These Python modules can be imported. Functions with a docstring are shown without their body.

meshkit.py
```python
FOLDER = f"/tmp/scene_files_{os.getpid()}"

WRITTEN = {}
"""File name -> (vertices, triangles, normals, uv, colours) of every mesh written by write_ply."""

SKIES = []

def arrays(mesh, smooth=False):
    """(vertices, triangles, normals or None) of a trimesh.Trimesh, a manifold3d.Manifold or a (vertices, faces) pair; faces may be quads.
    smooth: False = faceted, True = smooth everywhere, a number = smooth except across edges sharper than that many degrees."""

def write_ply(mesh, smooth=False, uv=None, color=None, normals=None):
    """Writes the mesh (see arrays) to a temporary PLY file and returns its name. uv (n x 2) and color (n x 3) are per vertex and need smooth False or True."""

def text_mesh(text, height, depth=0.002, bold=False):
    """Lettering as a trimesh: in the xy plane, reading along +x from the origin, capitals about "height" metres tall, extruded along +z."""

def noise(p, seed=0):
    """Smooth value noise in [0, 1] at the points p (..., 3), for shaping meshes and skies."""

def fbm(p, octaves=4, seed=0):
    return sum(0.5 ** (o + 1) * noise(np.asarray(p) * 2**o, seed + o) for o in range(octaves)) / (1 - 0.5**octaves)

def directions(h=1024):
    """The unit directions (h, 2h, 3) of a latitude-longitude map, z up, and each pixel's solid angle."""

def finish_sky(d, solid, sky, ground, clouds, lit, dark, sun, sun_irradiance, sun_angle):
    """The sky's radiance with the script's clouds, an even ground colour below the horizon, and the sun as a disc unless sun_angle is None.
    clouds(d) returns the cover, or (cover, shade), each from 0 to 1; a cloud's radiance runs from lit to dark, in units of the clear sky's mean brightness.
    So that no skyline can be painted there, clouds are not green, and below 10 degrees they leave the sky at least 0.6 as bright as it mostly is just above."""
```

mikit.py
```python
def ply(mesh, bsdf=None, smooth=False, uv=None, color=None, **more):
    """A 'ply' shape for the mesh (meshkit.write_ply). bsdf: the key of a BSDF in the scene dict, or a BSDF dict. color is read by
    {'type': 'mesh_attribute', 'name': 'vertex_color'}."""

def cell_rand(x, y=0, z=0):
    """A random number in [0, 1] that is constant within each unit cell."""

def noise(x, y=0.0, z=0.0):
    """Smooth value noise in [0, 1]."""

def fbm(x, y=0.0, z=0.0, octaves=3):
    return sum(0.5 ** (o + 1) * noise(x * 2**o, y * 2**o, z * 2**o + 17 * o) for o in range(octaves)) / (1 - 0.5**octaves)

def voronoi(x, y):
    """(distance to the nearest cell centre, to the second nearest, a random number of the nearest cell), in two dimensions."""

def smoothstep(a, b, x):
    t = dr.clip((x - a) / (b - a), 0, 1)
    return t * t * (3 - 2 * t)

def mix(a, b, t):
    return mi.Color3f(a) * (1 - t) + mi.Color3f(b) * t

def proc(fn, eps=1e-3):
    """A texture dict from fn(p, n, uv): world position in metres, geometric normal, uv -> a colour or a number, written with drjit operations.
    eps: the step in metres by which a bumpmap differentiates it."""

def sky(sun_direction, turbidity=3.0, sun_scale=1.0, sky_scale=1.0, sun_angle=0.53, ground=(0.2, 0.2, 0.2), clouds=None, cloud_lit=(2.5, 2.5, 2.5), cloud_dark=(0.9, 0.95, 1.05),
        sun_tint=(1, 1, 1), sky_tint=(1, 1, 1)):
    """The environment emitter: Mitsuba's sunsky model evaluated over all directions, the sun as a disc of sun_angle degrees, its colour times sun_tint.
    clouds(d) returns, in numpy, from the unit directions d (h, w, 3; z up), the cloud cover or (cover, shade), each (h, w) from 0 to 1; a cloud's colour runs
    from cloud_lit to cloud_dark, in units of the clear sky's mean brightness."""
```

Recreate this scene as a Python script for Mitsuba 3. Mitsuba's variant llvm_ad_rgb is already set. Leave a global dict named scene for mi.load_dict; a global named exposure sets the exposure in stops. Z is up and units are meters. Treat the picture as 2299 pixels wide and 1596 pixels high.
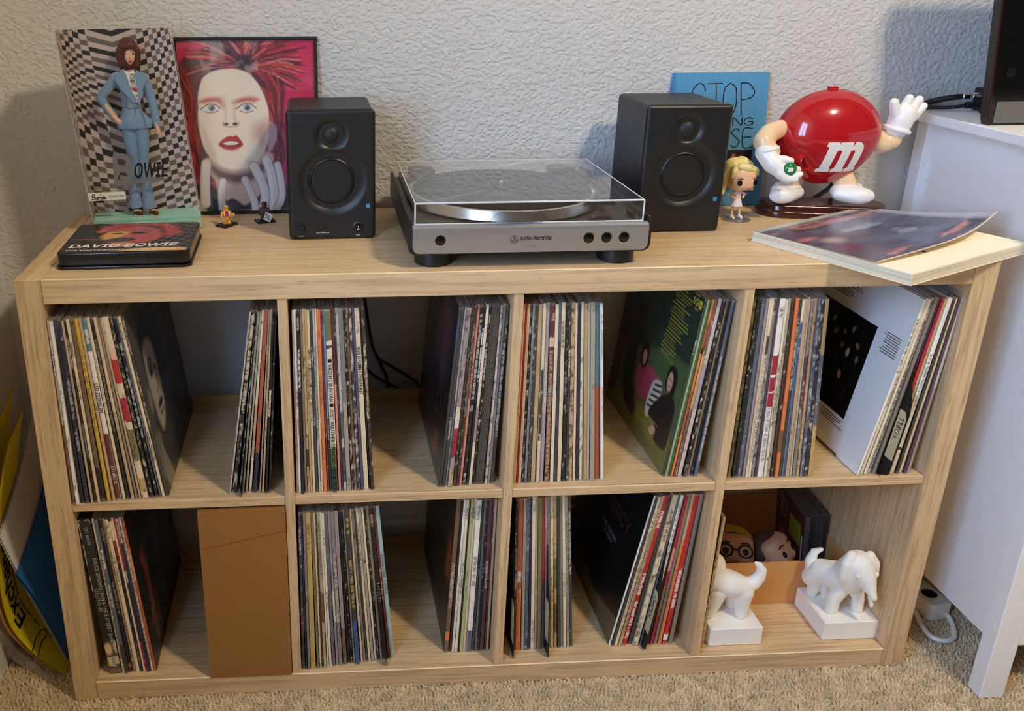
import math, random
import numpy as np
import trimesh, manifold3d, shapely
import shapely.geometry as sg
import shapely.affinity as sa
import mitsuba as mi, drjit as dr
import mikit, meshkit
from mikit import proc, noise, fbm, smoothstep, mix

scene, labels = {"type": "scene"}, {}
T = mi.ScalarTransform4f

# ---------------------------------------------------------------- camera
EYE = np.array([0.4424, -1.2660, 1.1770])
FWD = np.array([0.0498, 0.9343, -0.3529])
UP = np.array([0.0231, 0.3522, 0.9356])
scene["camera"] = {
    "type": "perspective", "fov": 2 * math.degrees(math.atan(1149.5 / 2049.47)), "fov_axis": "x",
    "principal_point_offset_x": -(827.62 - 1149.5) / 2299.0,
    "principal_point_offset_y": -(708.06 - 798.0) / 1596.0,
    "near_clip": 0.05, "far_clip": 30.0,
    "to_world": T().look_at(origin=EYE.tolist(), target=(EYE + FWD).tolist(), up=UP.tolist()),
}
# ---------------------------------------------------------------- light of the room
exposure = 0.80
LAMP_POS = (1.81, -1.38, 2.86)
LAMP_RGB = [250.0, 208.0, 150.0]          # three warm globes of the ceiling lamp
WIN_RGB = [4.0, 6.4, 10.6]              # overcast daylight in the window of the left wall
WIN_Y, WIN_Z = (-1.72, -0.86), (0.85, 2.10)

# ---------------------------------------------------------------- helpers
def lin(c):
    if isinstance(c, str):
        c = c.lstrip('#'); c = [int(c[i:i + 2], 16) for i in (0, 2, 4)]
    c = np.asarray(c, float)
    c = c / 255.0
    return np.where(c <= 0.04045, c / 12.92, ((c + 0.055) / 1.055) ** 2.4)

def col(c):
    return [float(v) for v in lin(c)]

def rgbd(c):
    return {"type": "rgb", "value": col(c)}

def mat(key, color=(200, 200, 200), rough=0.5, spec=0.5, metal=0.0, **kw):
    tex = color if isinstance(color, dict) else rgbd(color)
    b = {"type": "principled", "base_color": tex, "roughness": float(rough), "specular": float(spec)}
    if metal: b["metallic"] = float(metal)
    bump = kw.pop("bump", None)
    b.update(kw)
    if bump is not None:
        b = {"type": "bumpmap", "arbitrary": bump[0], "scale": float(bump[1]), "bsdf": b}
    scene[key] = {"type": "twosided", "bsdf": b}
    return key

_used = {}
def key_of(name, parent=None):
    base = f"{parent}__{name}" if parent else name
    n = _used.get(base, 0); _used[base] = n + 1
    return base if n == 0 else f"{base}_{n:03d}"

def obj(name, mesh, m, parent=None, smooth=False, color=None, label=None, **kw):
    k = key_of(name, parent)
    if isinstance(mesh, dict):
        scene[k] = mesh
    else:
        scene[k] = mikit.ply(mesh, m, smooth=smooth, color=color, **kw)
    if label: labels[k] = {"label": label}
    return k

def thing(name, label, cat, group=None):
    k = key_of(name)
    labels[k] = {"label": label, "category": cat}
    if group: labels[k]["group"] = group
    return k

def tag(k, label, cat, group=None, kind=None):
    labels[k] = {"label": label, "category": cat}
    if group: labels[k]["group"] = group
    if kind: labels[k]["kind"] = kind
    return k

def struct(name, mesh, m, smooth=False, label=None):
    k = obj(name, mesh, m, None, smooth)
    labels[k] = {"kind": "structure", "label": label or name.replace('_', ' ')}
    return k

def cat_(ms):
    return trimesh.util.concatenate([m for m in ms if m is not None])

def hull(pts):
    return trimesh.convex.convex_hull(np.asarray(pts, float))

def box(x0, x1, y0, y1, z0, z1, b=0.0):
    if b <= 0:
        m = trimesh.creation.box((x1 - x0, y1 - y0, z1 - z0))
        m.apply_translation(((x0 + x1) / 2, (y0 + y1) / 2, (z0 + z1) / 2)); return m
    P = []
    for sx in (0, 1):
        for sy in (0, 1):
            for sz in (0, 1):
                p = np.array([(x0, x1)[sx], (y0, y1)[sy], (z0, z1)[sz]])
                s = np.array([1 - 2 * sx, 1 - 2 * sy, 1 - 2 * sz]) * b
                for k in range(3):
                    q = p + s; q[k] = p[k]; P.append(q)
    return hull(P)

def rbox(w, d, h, r, seg=6, edge=0.0):
    """box on z=0 centred in x,y, with corners rounded in plan by r and a small top/bottom edge radius."""
    s = sg.box(-w / 2 + r, -d / 2 + r, w / 2 - r, d / 2 - r).buffer(r, quad_segs=seg)
    c = np.array(s.exterior.coords)[:-1]
    if edge <= 0:
        return hull(np.vstack([np.c_[c, np.zeros(len(c))], np.c_[c, np.full(len(c), h)]]))
    P = []
    for a in np.linspace(0, math.pi / 2, 4):
        ins = edge * (1 - math.cos(a)); z = edge * (1 - math.sin(a))
        k = np.array(s.buffer(-ins).exterior.coords)[:-1]
        P += [np.c_[k, np.full(len(k), z)], np.c_[k, np.full(len(k), h - z)]]
    return hull(np.vstack(P))

def rodrigues(axis, ang):
    return trimesh.transformations.rotation_matrix(ang, axis)

def moved(m, loc=(0, 0, 0), rz=0.0, rx=0.0, ry=0.0, s=None):
    m = m.copy()
    if s is not None: m.apply_scale(s)
    if rx: m.apply_transform(rodrigues((1, 0, 0), rx))
    if ry: m.apply_transform(rodrigues((0, 1, 0), ry))
    if rz: m.apply_transform(rodrigues((0, 0, 1), rz))
    m.apply_translation(loc); return m

def frame_xf(o, x, y):
    """4x4 matrix taking local (x, y, z) to the plane at o with axes x, y and normal x cross y."""
    x = np.asarray(x, float); x = x / np.linalg.norm(x)
    y = np.asarray(y, float); y = y - x * (x @ y); y = y / np.linalg.norm(y)
    M = np.eye(4); M[:3, 0] = x; M[:3, 1] = y; M[:3, 2] = np.cross(x, y); M[:3, 3] = o
    return M

def put(m, M):
    m = m.copy(); m.apply_transform(M); return m

def lathe(prof, n=40):
    return trimesh.creation.revolve(np.asarray(prof, float), sections=n)

def cyl(r, h, n=32, loc=(0, 0, 0), axis='z', bev=0.0):
    if bev:
        m = lathe([(0, 0), (r - bev, 0), (r, bev), (r, h - bev), (r - bev, h), (0, h)], n)
    else:
        m = lathe([(0, 0), (r, 0), (r, h), (0, h)], n)
    if axis == 'y': m.apply_transform(rodrigues((1, 0, 0), math.pi / 2))     # runs towards -y
    if axis == 'x': m.apply_transform(rodrigues((0, 1, 0), math.pi / 2))
    m.apply_translation(loc); return m

def catmull(P, n=8, closed=False):
    P = np.asarray(P, float); out = []
    m = len(P)
    for i in range(m if closed else m - 1):
        g = (lambda k: P[k % m]) if closed else (lambda k: P[min(max(k, 0), m - 1)])
        p0, p1, p2, p3 = g(i - 1), g(i), g(i + 1), g(i + 2)
        for t in np.arange(n) / n:
            out.append(0.5 * ((2 * p1) + (-p0 + p2) * t + (2 * p0 - 5 * p1 + 4 * p2 - p3) * t * t + (-p0 + 3 * p1 - 3 * p2 + p3) * t ** 3))
    if not closed: out.append(P[-1])
    return np.array(out)

def tube(P, r, sides=10, caps=True):
    P = np.asarray(P, float); n = len(P)
    r = np.broadcast_to(np.asarray(r, float), (n,))
    t = np.gradient(P, axis=0); t /= np.linalg.norm(t, axis=1, keepdims=True) + 1e-12
    a = np.cross(t[0], [0.31, 0.2, 0.93]); a /= np.linalg.norm(a)
    A = []
    for i in range(n):
        a = a - t[i] * (a @ t[i]); a /= np.linalg.norm(a) + 1e-12; A.append(a)
    A = np.array(A); B = np.cross(t, A)
    ang = np.arange(sides) * 2 * np.pi / sides
    V = P[:, None] + r[:, None, None] * (np.cos(ang)[None, :, None] * A[:, None] + np.sin(ang)[None, :, None] * B[:, None])
    V = V.reshape(-1, 3)
    i, j = np.meshgrid(np.arange(n - 1), np.arange(sides), indexing='ij')
    q = np.stack([i * sides + j, i * sides + (j + 1) % sides, (i + 1) * sides + (j + 1) % sides, (i + 1) * sides + j], -1).reshape(-1, 4)
    F = np.vstack([q[:, [0, 1, 2]], q[:, [0, 2, 3]]])
    if caps:
        V = np.vstack([V, P[0], P[-1]])
        k = np.arange(sides)
        F = np.vstack([F, np.c_[np.full(sides, len(V) - 2), (k + 1) % sides, k], np.c_[np.full(sides, len(V) - 1), (n - 1) * sides + k, (n - 1) * sides + (k + 1) % sides]])
    return trimesh.Trimesh(V, F, process=False)

def ball(r, loc=(0, 0, 0), s=(1, 1, 1), sub=3):
    m = trimesh.creation.icosphere(subdivisions=sub, radius=r)
    m.apply_scale(s); m.apply_translation(loc); return m

def to_tm(M):
    q = M.to_mesh(); return trimesh.Trimesh(q.vert_properties[:, :3], q.tri_verts, process=False)

def from_tm(m):
    m = m.copy(); m.merge_vertices()
    return manifold3d.Manifold(manifold3d.Mesh(np.asarray(m.vertices, np.float32), np.asarray(m.faces, np.uint32)))

def bones(chains, length=0.004, taubin=12, extra=()):
    """One smooth body: hulls of the spheres at successive joints (x, y, z, r), united, refined and smoothed."""
    parts = []
    for ch in chains:
        for a, b in zip(ch[:-1], ch[1:]):
            sa_, sb_ = (trimesh.creation.icosphere(subdivisions=2, radius=p[3]).vertices + np.array(p[:3]) for p in (a, b))
            parts.append(manifold3d.Manifold.hull_points(np.vstack([sa_, sb_])))
    parts += [from_tm(e) for e in extra]
    M = manifold3d.Manifold.batch_boolean(parts, manifold3d.OpType.Add)
    m = to_tm(M.refine_to_length(length)); m.merge_vertices()
    if taubin: trimesh.smoothing.filter_taubin(m, iterations=taubin)
    return m

def extrude(poly, h):
    gs = getattr(poly, 'geoms', [poly])
    return cat_([trimesh.creation.extrude_polygon(g, h, engine='earcut') for g in gs if g.area > 0])

def text(s, h, bold=False, depth=0.0003, width=None, shear=0.0):
    m = meshkit.text_mesh(s, h, depth, bold)
    m.apply_translation((-m.bounds[0][0], 0, 0))
    if width: m.apply_scale((width / max(m.bounds[1][0], 1e-9), 1, 1))
    if shear: m.vertices[:, 0] += shear * m.vertices[:, 1]
    return m

def strokes(lines, w, depth=0.0004, n=6, smooth=True):
    """hand lettering: polylines in the xy plane, each with the width w."""
    g = []
    for L in lines:
        L = np.asarray(L, float)
        if smooth and len(L) > 2: L = catmull(L, n)
        g.append(sg.LineString(L).buffer(w / 2, quad_segs=4))
    return extrude(shapely.union_all(g), depth)

def dist_poly(x, y, P, closed=True):
    """distance of points to a polyline and inside flag."""
    P = np.asarray(P, float); Q = np.roll(P, -1, 0) if closed else P[1:]
    A = P if closed else P[:-1]
    d = np.full(x.shape, 9e9); ins = np.zeros(x.shape, bool)
    for (ax, ay), (bx, by) in zip(A, Q):
        ex, ey = bx - ax, by - ay
        t = np.clip(((x - ax) * ex + (y - ay) * ey) / (ex * ex + ey * ey + 1e-12), 0, 1)
        d = np.minimum(d, np.hypot(x - ax - t * ex, y - ay - t * ey))
        if closed:
            c = (ay > y) != (by > y)
            ins ^= c & (x < ax + (y - ay) * ex / np.where(ey == 0, 1e-12, ey))
    return d, ins

class Print:
    """A flat print: a fine grid of vertices u (0..w, right), v (0..h, up) whose colours are painted in layers."""
    def __init__(s, w, h, nx, ny, base):
        s.w, s.h, s.nx, s.ny = w, h, nx, ny
        U, V = np.meshgrid(np.linspace(0, w, nx + 1), np.linspace(0, h, ny + 1))
        s.x, s.y = U.ravel(), V.ravel()
        s.c = np.tile(lin(base), (len(s.x), 1))
    def n(s, sx, sy, seed=0, oc=3):
        return meshkit.fbm(np.c_[s.x * sx, s.y * sy, np.full(len(s.x), seed * 3.7)], oc, seed)
    def blend(s, c, a):
        s.c = s.c * (1 - a[:, None]) + lin(c) * a[:, None]
    def fill(s, P, c, soft=0.002, smooth=True, alpha=1.0, warp=0.0, wf=60, seed=1):
        if smooth: P = catmull(P, 6, True)
        x, y = s.x, s.y
        if warp:
            x = x + (s.n(wf, wf, seed) - .5) * warp; y = y + (s.n(wf, wf, seed + 5) - .5) * warp
        d, i = dist_poly(x, y, P)
        sd = np.where(i, d, -d)
        s.blend(c, alpha * np.clip(0.5 + sd / soft, 0, 1))
    def line(s, P, c, w, soft=0.0008, smooth=True, alpha=1.0, warp=0.0, seed=1):
        if smooth and len(P) > 2: P = catmull(P, 6)
        x, y = s.x, s.y
        if warp:
            x = x + (s.n(60, 60, seed) - .5) * warp; y = y + (s.n(60, 60, seed + 5) - .5) * warp
        d, _ = dist_poly(x, y, P, False)
        s.blend(c, alpha * np.clip(0.5 + (w / 2 - d) / soft, 0, 1))
    def spot(s, cx, cy, rx, ry, c, soft=0.3, alpha=1.0, rot=0.0):
        dx, dy = s.x - cx, s.y - cy
        ca, sa_ = math.cos(rot), math.sin(rot)
        r = np.hypot((dx * ca + dy * sa_) / rx, (-dx * sa_ + dy * ca) / ry)
        s.blend(c, alpha * np.clip(0.5 + (1 - r) / soft, 0, 1))
    def mesh(s, M):
        V = np.c_[s.x, s.y, np.zeros(len(s.x))] @ M[:3, :3].T + M[:3, 3]
        i, j = np.meshgrid(np.arange(s.ny), np.arange(s.nx), indexing='ij')
        k = s.nx + 1
        q = np.stack([i * k + j, i * k + j + 1, (i + 1) * k + j + 1, (i + 1) * k + j], -1).reshape(-1, 4)
        return trimesh.Trimesh(V, np.vstack([q[:, [0, 1, 2]], q[:, [0, 2, 3]]]), process=False), np.clip(s.c, 0.002, 0.95)

def ordinal(n):
    w = ['', 'first', 'second', 'third', 'fourth', 'fifth', 'sixth', 'seventh', 'eighth', 'ninth', 'tenth', 'eleventh', 'twelfth', 'thirteenth', 'fourteenth', 'fifteenth',
         'sixteenth', 'seventeenth', 'eighteenth', 'nineteenth', 'twentieth']
    if n <= 20: return w[n]
    return 'twenty-' + w[n - 20] if n < 30 else ('thirtieth' if n == 30 else 'thirty-' + w[n - 30])
# ---------------------------------------------------------------- materials
def wood(axis, warm=1.0):
    def fn(p, n, uv):
        if axis == 'x': a, b, c = p.x, p.z, p.y
        else: a, b, c = p.z, p.x, p.y
        # across the grain: both remaining directions, so that top, front and end faces all show streaks along the board
        s1 = fbm(a * 9.0 + 3.1, b * 240.0, c * 240.0, 3)
        s2 = fbm(a * 34.0, b * 620.0 + 7.0, c * 620.0, 2)
        s3 = fbm(a * 1.1 + 9.0, b * 22.0, c * 22.0, 2)
        k = smoothstep(0.46, 0.72, s1) * 0.34 + smoothstep(0.58, 0.8, s2) * 0.34 + smoothstep(0.4, 0.7, s3) * 0.14
        return mix(col((214, 184, 142)), col((150, 116, 82)), dr.minimum(k, 1.0))
    return fn
_wx, _wz = wood('x'), wood('z')
def wood_y(p, n, uv):
    s1 = fbm(p.y * 5.0 + 3.1, p.x * 150.0, 2.0, 3)
    s3 = fbm(p.y * 1.1 + 9.0, p.x * 22.0, 4.0, 2)
    s2 = fbm(p.y * 26.0, p.x * 420.0, 5.0, 2)
    k = smoothstep(0.46, 0.72, s1) * 0.34 + smoothstep(0.58, 0.8, s2) * 0.34 + smoothstep(0.4, 0.7, s3) * 0.14
    return mix(col((214, 184, 142)), col((150, 116, 82)), dr.minimum(k, 1.0))
def wood_up(p, n, uv):
    return dr.select(dr.abs(n.z) > 0.7, wood_y(p, n, uv), _wz(p, n, uv))
mat('wood_flat', proc(_wx), 0.42, 0.45)
mat('wood_upright', proc(wood_up), 0.42, 0.45)
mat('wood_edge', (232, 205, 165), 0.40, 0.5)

def wall_h(p, n, uv):
    u = p.x + p.y * 0.73
    w = fbm(u * 80.0, p.z * 80.0, 4.0, 2) * 1.4
    a = fbm(u * 200.0 + w, p.z * 230.0 + w, p.y * 5.0, 2)
    return smoothstep(0.30, 0.70, a)
mat('wall_paint', (206, 205, 201), 0.6, 0.35, bump=(proc(wall_h, 0.0008), 0.00105))
mat('white_trim', (222, 220, 214), 0.4, 0.5)
mat('ceiling_paint', (128, 124, 118), 0.8, 0.2)
mat('dark_wall', (92, 84, 76), 0.8, 0.2)

def carpet_c(p, n, uv):
    a = fbm(p.x * 60, p.y * 60, p.z * 60, 3); b = noise(p.x * 260, p.y * 260, p.z * 200)
    return mix(col((168, 148, 118)), col((226, 207, 172)), dr.clip(a * 0.9 + b * 0.5 - 0.15, 0, 1))
mat('carpet', proc(carpet_c), 0.95, 0.1)
mat('black_plastic', (22, 22, 23), 0.42, 0.5)
mat('black_satin', (20, 20, 21), 0.5, 0.4)
mat('black_gloss', (10, 10, 11), 0.12, 0.5)
mat('black_matte', (14, 14, 14), 0.8, 0.2)
mat('white_plastic', (236, 234, 230), 0.3, 0.5)
mat('white_paint', (232, 232, 232), 0.35, 0.5)
mat('white_resin', (238, 236, 230), 0.55, 0.4)
mat('ink_black', (18, 17, 18), 0.6, 0.3)
mat('ink_white', (236, 230, 218), 0.6, 0.3)
mat('ink_grey', (120, 118, 114), 0.6, 0.3)
mat('ink_gold', (112, 102, 72), 0.6, 0.3)
mat('ink_dim', (92, 88, 82), 0.6, 0.3)
mat('paper_edge', (226, 212, 184), 0.8, 0.2)
mat('chrome', (225, 225, 228), 0.12, 0.5, 1.0)
mat('alu', (205, 204, 202), 0.26, 0.5, 1.0)
mat('alu_dark', (128, 126, 124), 0.36, 0.5, 0.9)
VC = {"type": "mesh_attribute", "name": "vertex_color"}
mat('print_matte', VC, 0.62, 0.35)
mat('print_gloss', VC, 0.2, 0.5)
mat('print_satin', VC, 0.38, 0.5)
scene['acrylic'] = {"type": "thindielectric", "int_ior": 1.49}
scene['clear_film'] = {"type": "blendbsdf", "weight": 0.13, "a": {"type": "thindielectric", "int_ior": 1.45},
                       "b": {"type": "twosided", "bsdf": {"type": "diffuse", "reflectance": rgbd((205, 205, 205))}}}
scene['frosted'] = {"type": "blendbsdf", "weight": 0.5, "a": {"type": "thindielectric", "int_ior": 1.45},
                    "b": {"type": "twosided", "bsdf": {"type": "diffuse", "reflectance": rgbd((210, 212, 208))}}}
# ---------------------------------------------------------------- the room
W, D, H, TO, TI = 1.47, 0.39, 0.7646, 0.0379, 0.0153
XL, XR, YB, YF, ZC = -0.157, 3.9, 0.405, -4.2, 2.95
struct('wall_back', box(XL - .1, XR + .1, YB, YB + .1, -.05, ZC), 'wall_paint', label='pale grey textured wall behind the shelf')
wl = [box(XL - .1, XL, YF, WIN_Y[0], 0, ZC), box(XL - .1, XL, WIN_Y[1], YB, 0, ZC), box(XL - .1, XL, WIN_Y[0], WIN_Y[1], 0, WIN_Z[0]), box(XL - .1, XL, WIN_Y[0], WIN_Y[1], WIN_Z[1], ZC)]
struct('wall_left', cat_(wl), 'wall_paint', label='textured wall left of the shelf')
struct('wall_right', box(XR, XR + .1, YF, YB, 0, ZC), 'dark_wall')
struct('wall_front', box(XL - .1, XR + .1, YF - .1, YF, 0, ZC), 'dark_wall')
struct('ceiling', box(XL - .1, XR + .1, YF - .1, YB + .1, ZC, ZC + .1), 'ceiling_paint')
struct('floor', box(XL - .1, XR + .1, YF - .1, YB + .1, -.1, -.004), 'carpet', label='beige looped carpet floor')
# baseboards with a moulded top
def base_prof(L):
    prof = [(0, 0), (.014, 0), (.014, .075), (.011, .082), (.011, .096), (.007, .102), (.007, .118), (.003, .128), (0, .130)]
    return trimesh.creation.extrude_polygon(sg.Polygon(prof), L, engine='earcut')
m = base_prof(XR - XL); m.apply_transform(np.array([[0, 0, 1, XL], [-1, 0, 0, YB], [0, 1, 0, 0], [0, 0, 0, 1.]]))
struct('baseboard_back', m, 'white_trim', label='white moulded baseboard behind the shelf')
m = base_prof(YB - YF - .02); m.apply_transform(np.array([[1, 0, 0, XL], [0, 0, 1, YF + .01], [0, 1, 0, 0], [0, 0, 0, 1.]])); m.fix_normals()
struct('baseboard_left', m, 'white_trim', label='white baseboard on the left wall')
# window of the left wall: frame, two sashes, bright overcast sky behind the panes
y0, y1, z0, z1 = *WIN_Y, *WIN_Z
fr = [box(XL - .06, XL + .012, y0, y0 + .035, z0, z1), box(XL - .06, XL + .012, y1 - .035, y1, z0, z1), box(XL - .06, XL + .012, y0, y1, z0, z0 + .04), box(XL - .06, XL + .012, y0, y1, z1 - .035, z1),
      box(XL - .05, XL - .01, (y0 + y1) / 2 - .025, (y0 + y1) / 2 + .025, z0, z1)]
struct('window_1', cat_(fr), 'white_trim', label='white window frame in the left wall')
q = trimesh.Trimesh([[XL - .055, y0, z0], [XL - .055, y1, z0], [XL - .055, y1, z1], [XL - .055, y0, z1]], [[0, 1, 2], [0, 2, 3]], process=False)
if q.face_normals[0][0] < 0: q.invert()
scene['window_1__pane'] = mikit.ply(q, 'white_trim', emitter={"type": "area", "radiance": {"type": "rgb", "value": WIN_RGB}})
# ceiling lamp with three globes
lamp = thing('ceiling_lamp', 'flush ceiling lamp with three warm globes', 'ceiling lamp')
obj('canopy', moved(cyl(.14, .035, 40, bev=.01), (LAMP_POS[0], LAMP_POS[1], ZC - .035)), 'alu_dark', lamp, 30)
for k in range(3):
    a = k * 2 * math.pi / 3 + .4
    c = (LAMP_POS[0] + .085 * math.cos(a), LAMP_POS[1] + .085 * math.sin(a), LAMP_POS[2] - .01)
    kk = key_of('globe', lamp)
    scene[kk] = {"type": "sphere", "center": list(c), "radius": 0.055, "emitter": {"type": "area", "radiance": {"type": "rgb", "value": LAMP_RGB}}}

# carpet pile: rows of small loops where the camera sees them
def carpet_pile():
    rng = np.random.default_rng(5)
    P = []
    dx = .0066
    for (xa, xb, ya, yb) in ((-.155, 1.80, -.33, .012), (-.155, -.002, .012, .39), (1.472, 1.85, .012, .39)):
        X, Y = np.meshgrid(np.arange(xa, xb, dx), np.arange(ya, yb, dx * .95))
        X = X + (np.arange(X.shape[0]) % 2)[:, None] * dx / 2
        P.append(np.c_[X.ravel(), Y.ravel()])
    P = np.vstack(P); P += rng.normal(0, .0011, P.shape)
    n = len(P)
    base = np.array([[math.cos(a), math.sin(a), 0] for a in np.arange(6) * math.pi / 3] + [[.62 * math.cos(a + .5), .62 * math.sin(a + .5), .75] for a in np.arange(6) * math.pi / 3] + [[0, 0, 1.]])
    F = []
    for k in range(6):
        F += [[k, (k + 1) % 6, 6 + k], [(k + 1) % 6, 6 + (k + 1) % 6, 6 + k], [6 + k, 6 + (k + 1) % 6, 12]]
    F = np.array(F)
    S = np.c_[rng.uniform(.0032, .0050, n), rng.uniform(.0026, .0040, n), rng.uniform(.0055, .0105, n)]
    ang = rng.uniform(0, math.pi, n); ca, sa_ = np.cos(ang), np.sin(ang)
    V = base[None] * S[:, None]
    tilt = rng.normal(0, .25, (n, 2))
    V = np.stack([V[..., 0] * ca[:, None] - V[..., 1] * sa_[:, None] + V[..., 2] * tilt[:, :1], V[..., 0] * sa_[:, None] + V[..., 1] * ca[:, None] + V[..., 2] * tilt[:, 1:], V[..., 2] - .0045], -1)
    V[..., :2] += P[:, None]
    return trimesh.Trimesh(V.reshape(-1, 3), (F[None] + (np.arange(n) * 13)[:, None, None]).reshape(-1, 3), process=False)
k = obj('carpet_loops', carpet_pile(), 'carpet', smooth=True)
tag(k, 'beige looped carpet pile in front of and beside the shelf', 'carpet', kind='stuff')
# ---------------------------------------------------------------- the cube shelf (4 x 2)
O = (W - 2 * TO - 3 * TI) / 4
CX = [(TO + i * (O + TI), TO + i * (O + TI) + O) for i in range(4)]     # inner x of the four columns
ZLO = TO; ZMID0, ZMID1 = H / 2 - TI / 2, H / 2 + TI / 2; ZTOP = H - TO
shelf = thing('cube_shelf', 'wide oak veneer cube shelf with eight open compartments full of records', 'shelf')
BV = .0012
obj('side_panel', box(0, TO, 0, D, 0, H, BV), 'wood_upright', shelf)
obj('side_panel', box(W - TO, W, 0, D, 0, H, BV), 'wood_upright', shelf)
obj('top_board', box(TO + .0004, W - TO - .0004, 0.0006, D, H - TO, H, BV), 'wood_flat', shelf)
obj('bottom_board', box(TO + .0004, W - TO - .0004, 0.0006, D, 0, TO, BV), 'wood_flat', shelf)
for i in range(3):
    x = CX[i][1]
    obj('divider', box(x, x + TI, .0032, D, TO, H - TO, .0008), 'wood_upright', shelf)
for i in range(4):
    obj('shelf_board', box(CX[i][0] + .0002, CX[i][1] - .0002, .0050 if i < 3 else .0050, D, ZMID0, ZMID1, .0008), 'wood_flat', shelf)
# bright foil strips on the front top edges
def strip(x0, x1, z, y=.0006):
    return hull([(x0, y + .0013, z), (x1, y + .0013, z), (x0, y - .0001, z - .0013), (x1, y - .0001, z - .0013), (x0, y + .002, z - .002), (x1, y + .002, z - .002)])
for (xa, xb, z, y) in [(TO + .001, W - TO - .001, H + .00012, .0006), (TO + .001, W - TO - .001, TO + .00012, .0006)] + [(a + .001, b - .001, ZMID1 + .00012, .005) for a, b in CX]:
    obj('edge_strip', strip(xa, xb, z, y), 'wood_edge', shelf)
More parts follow.
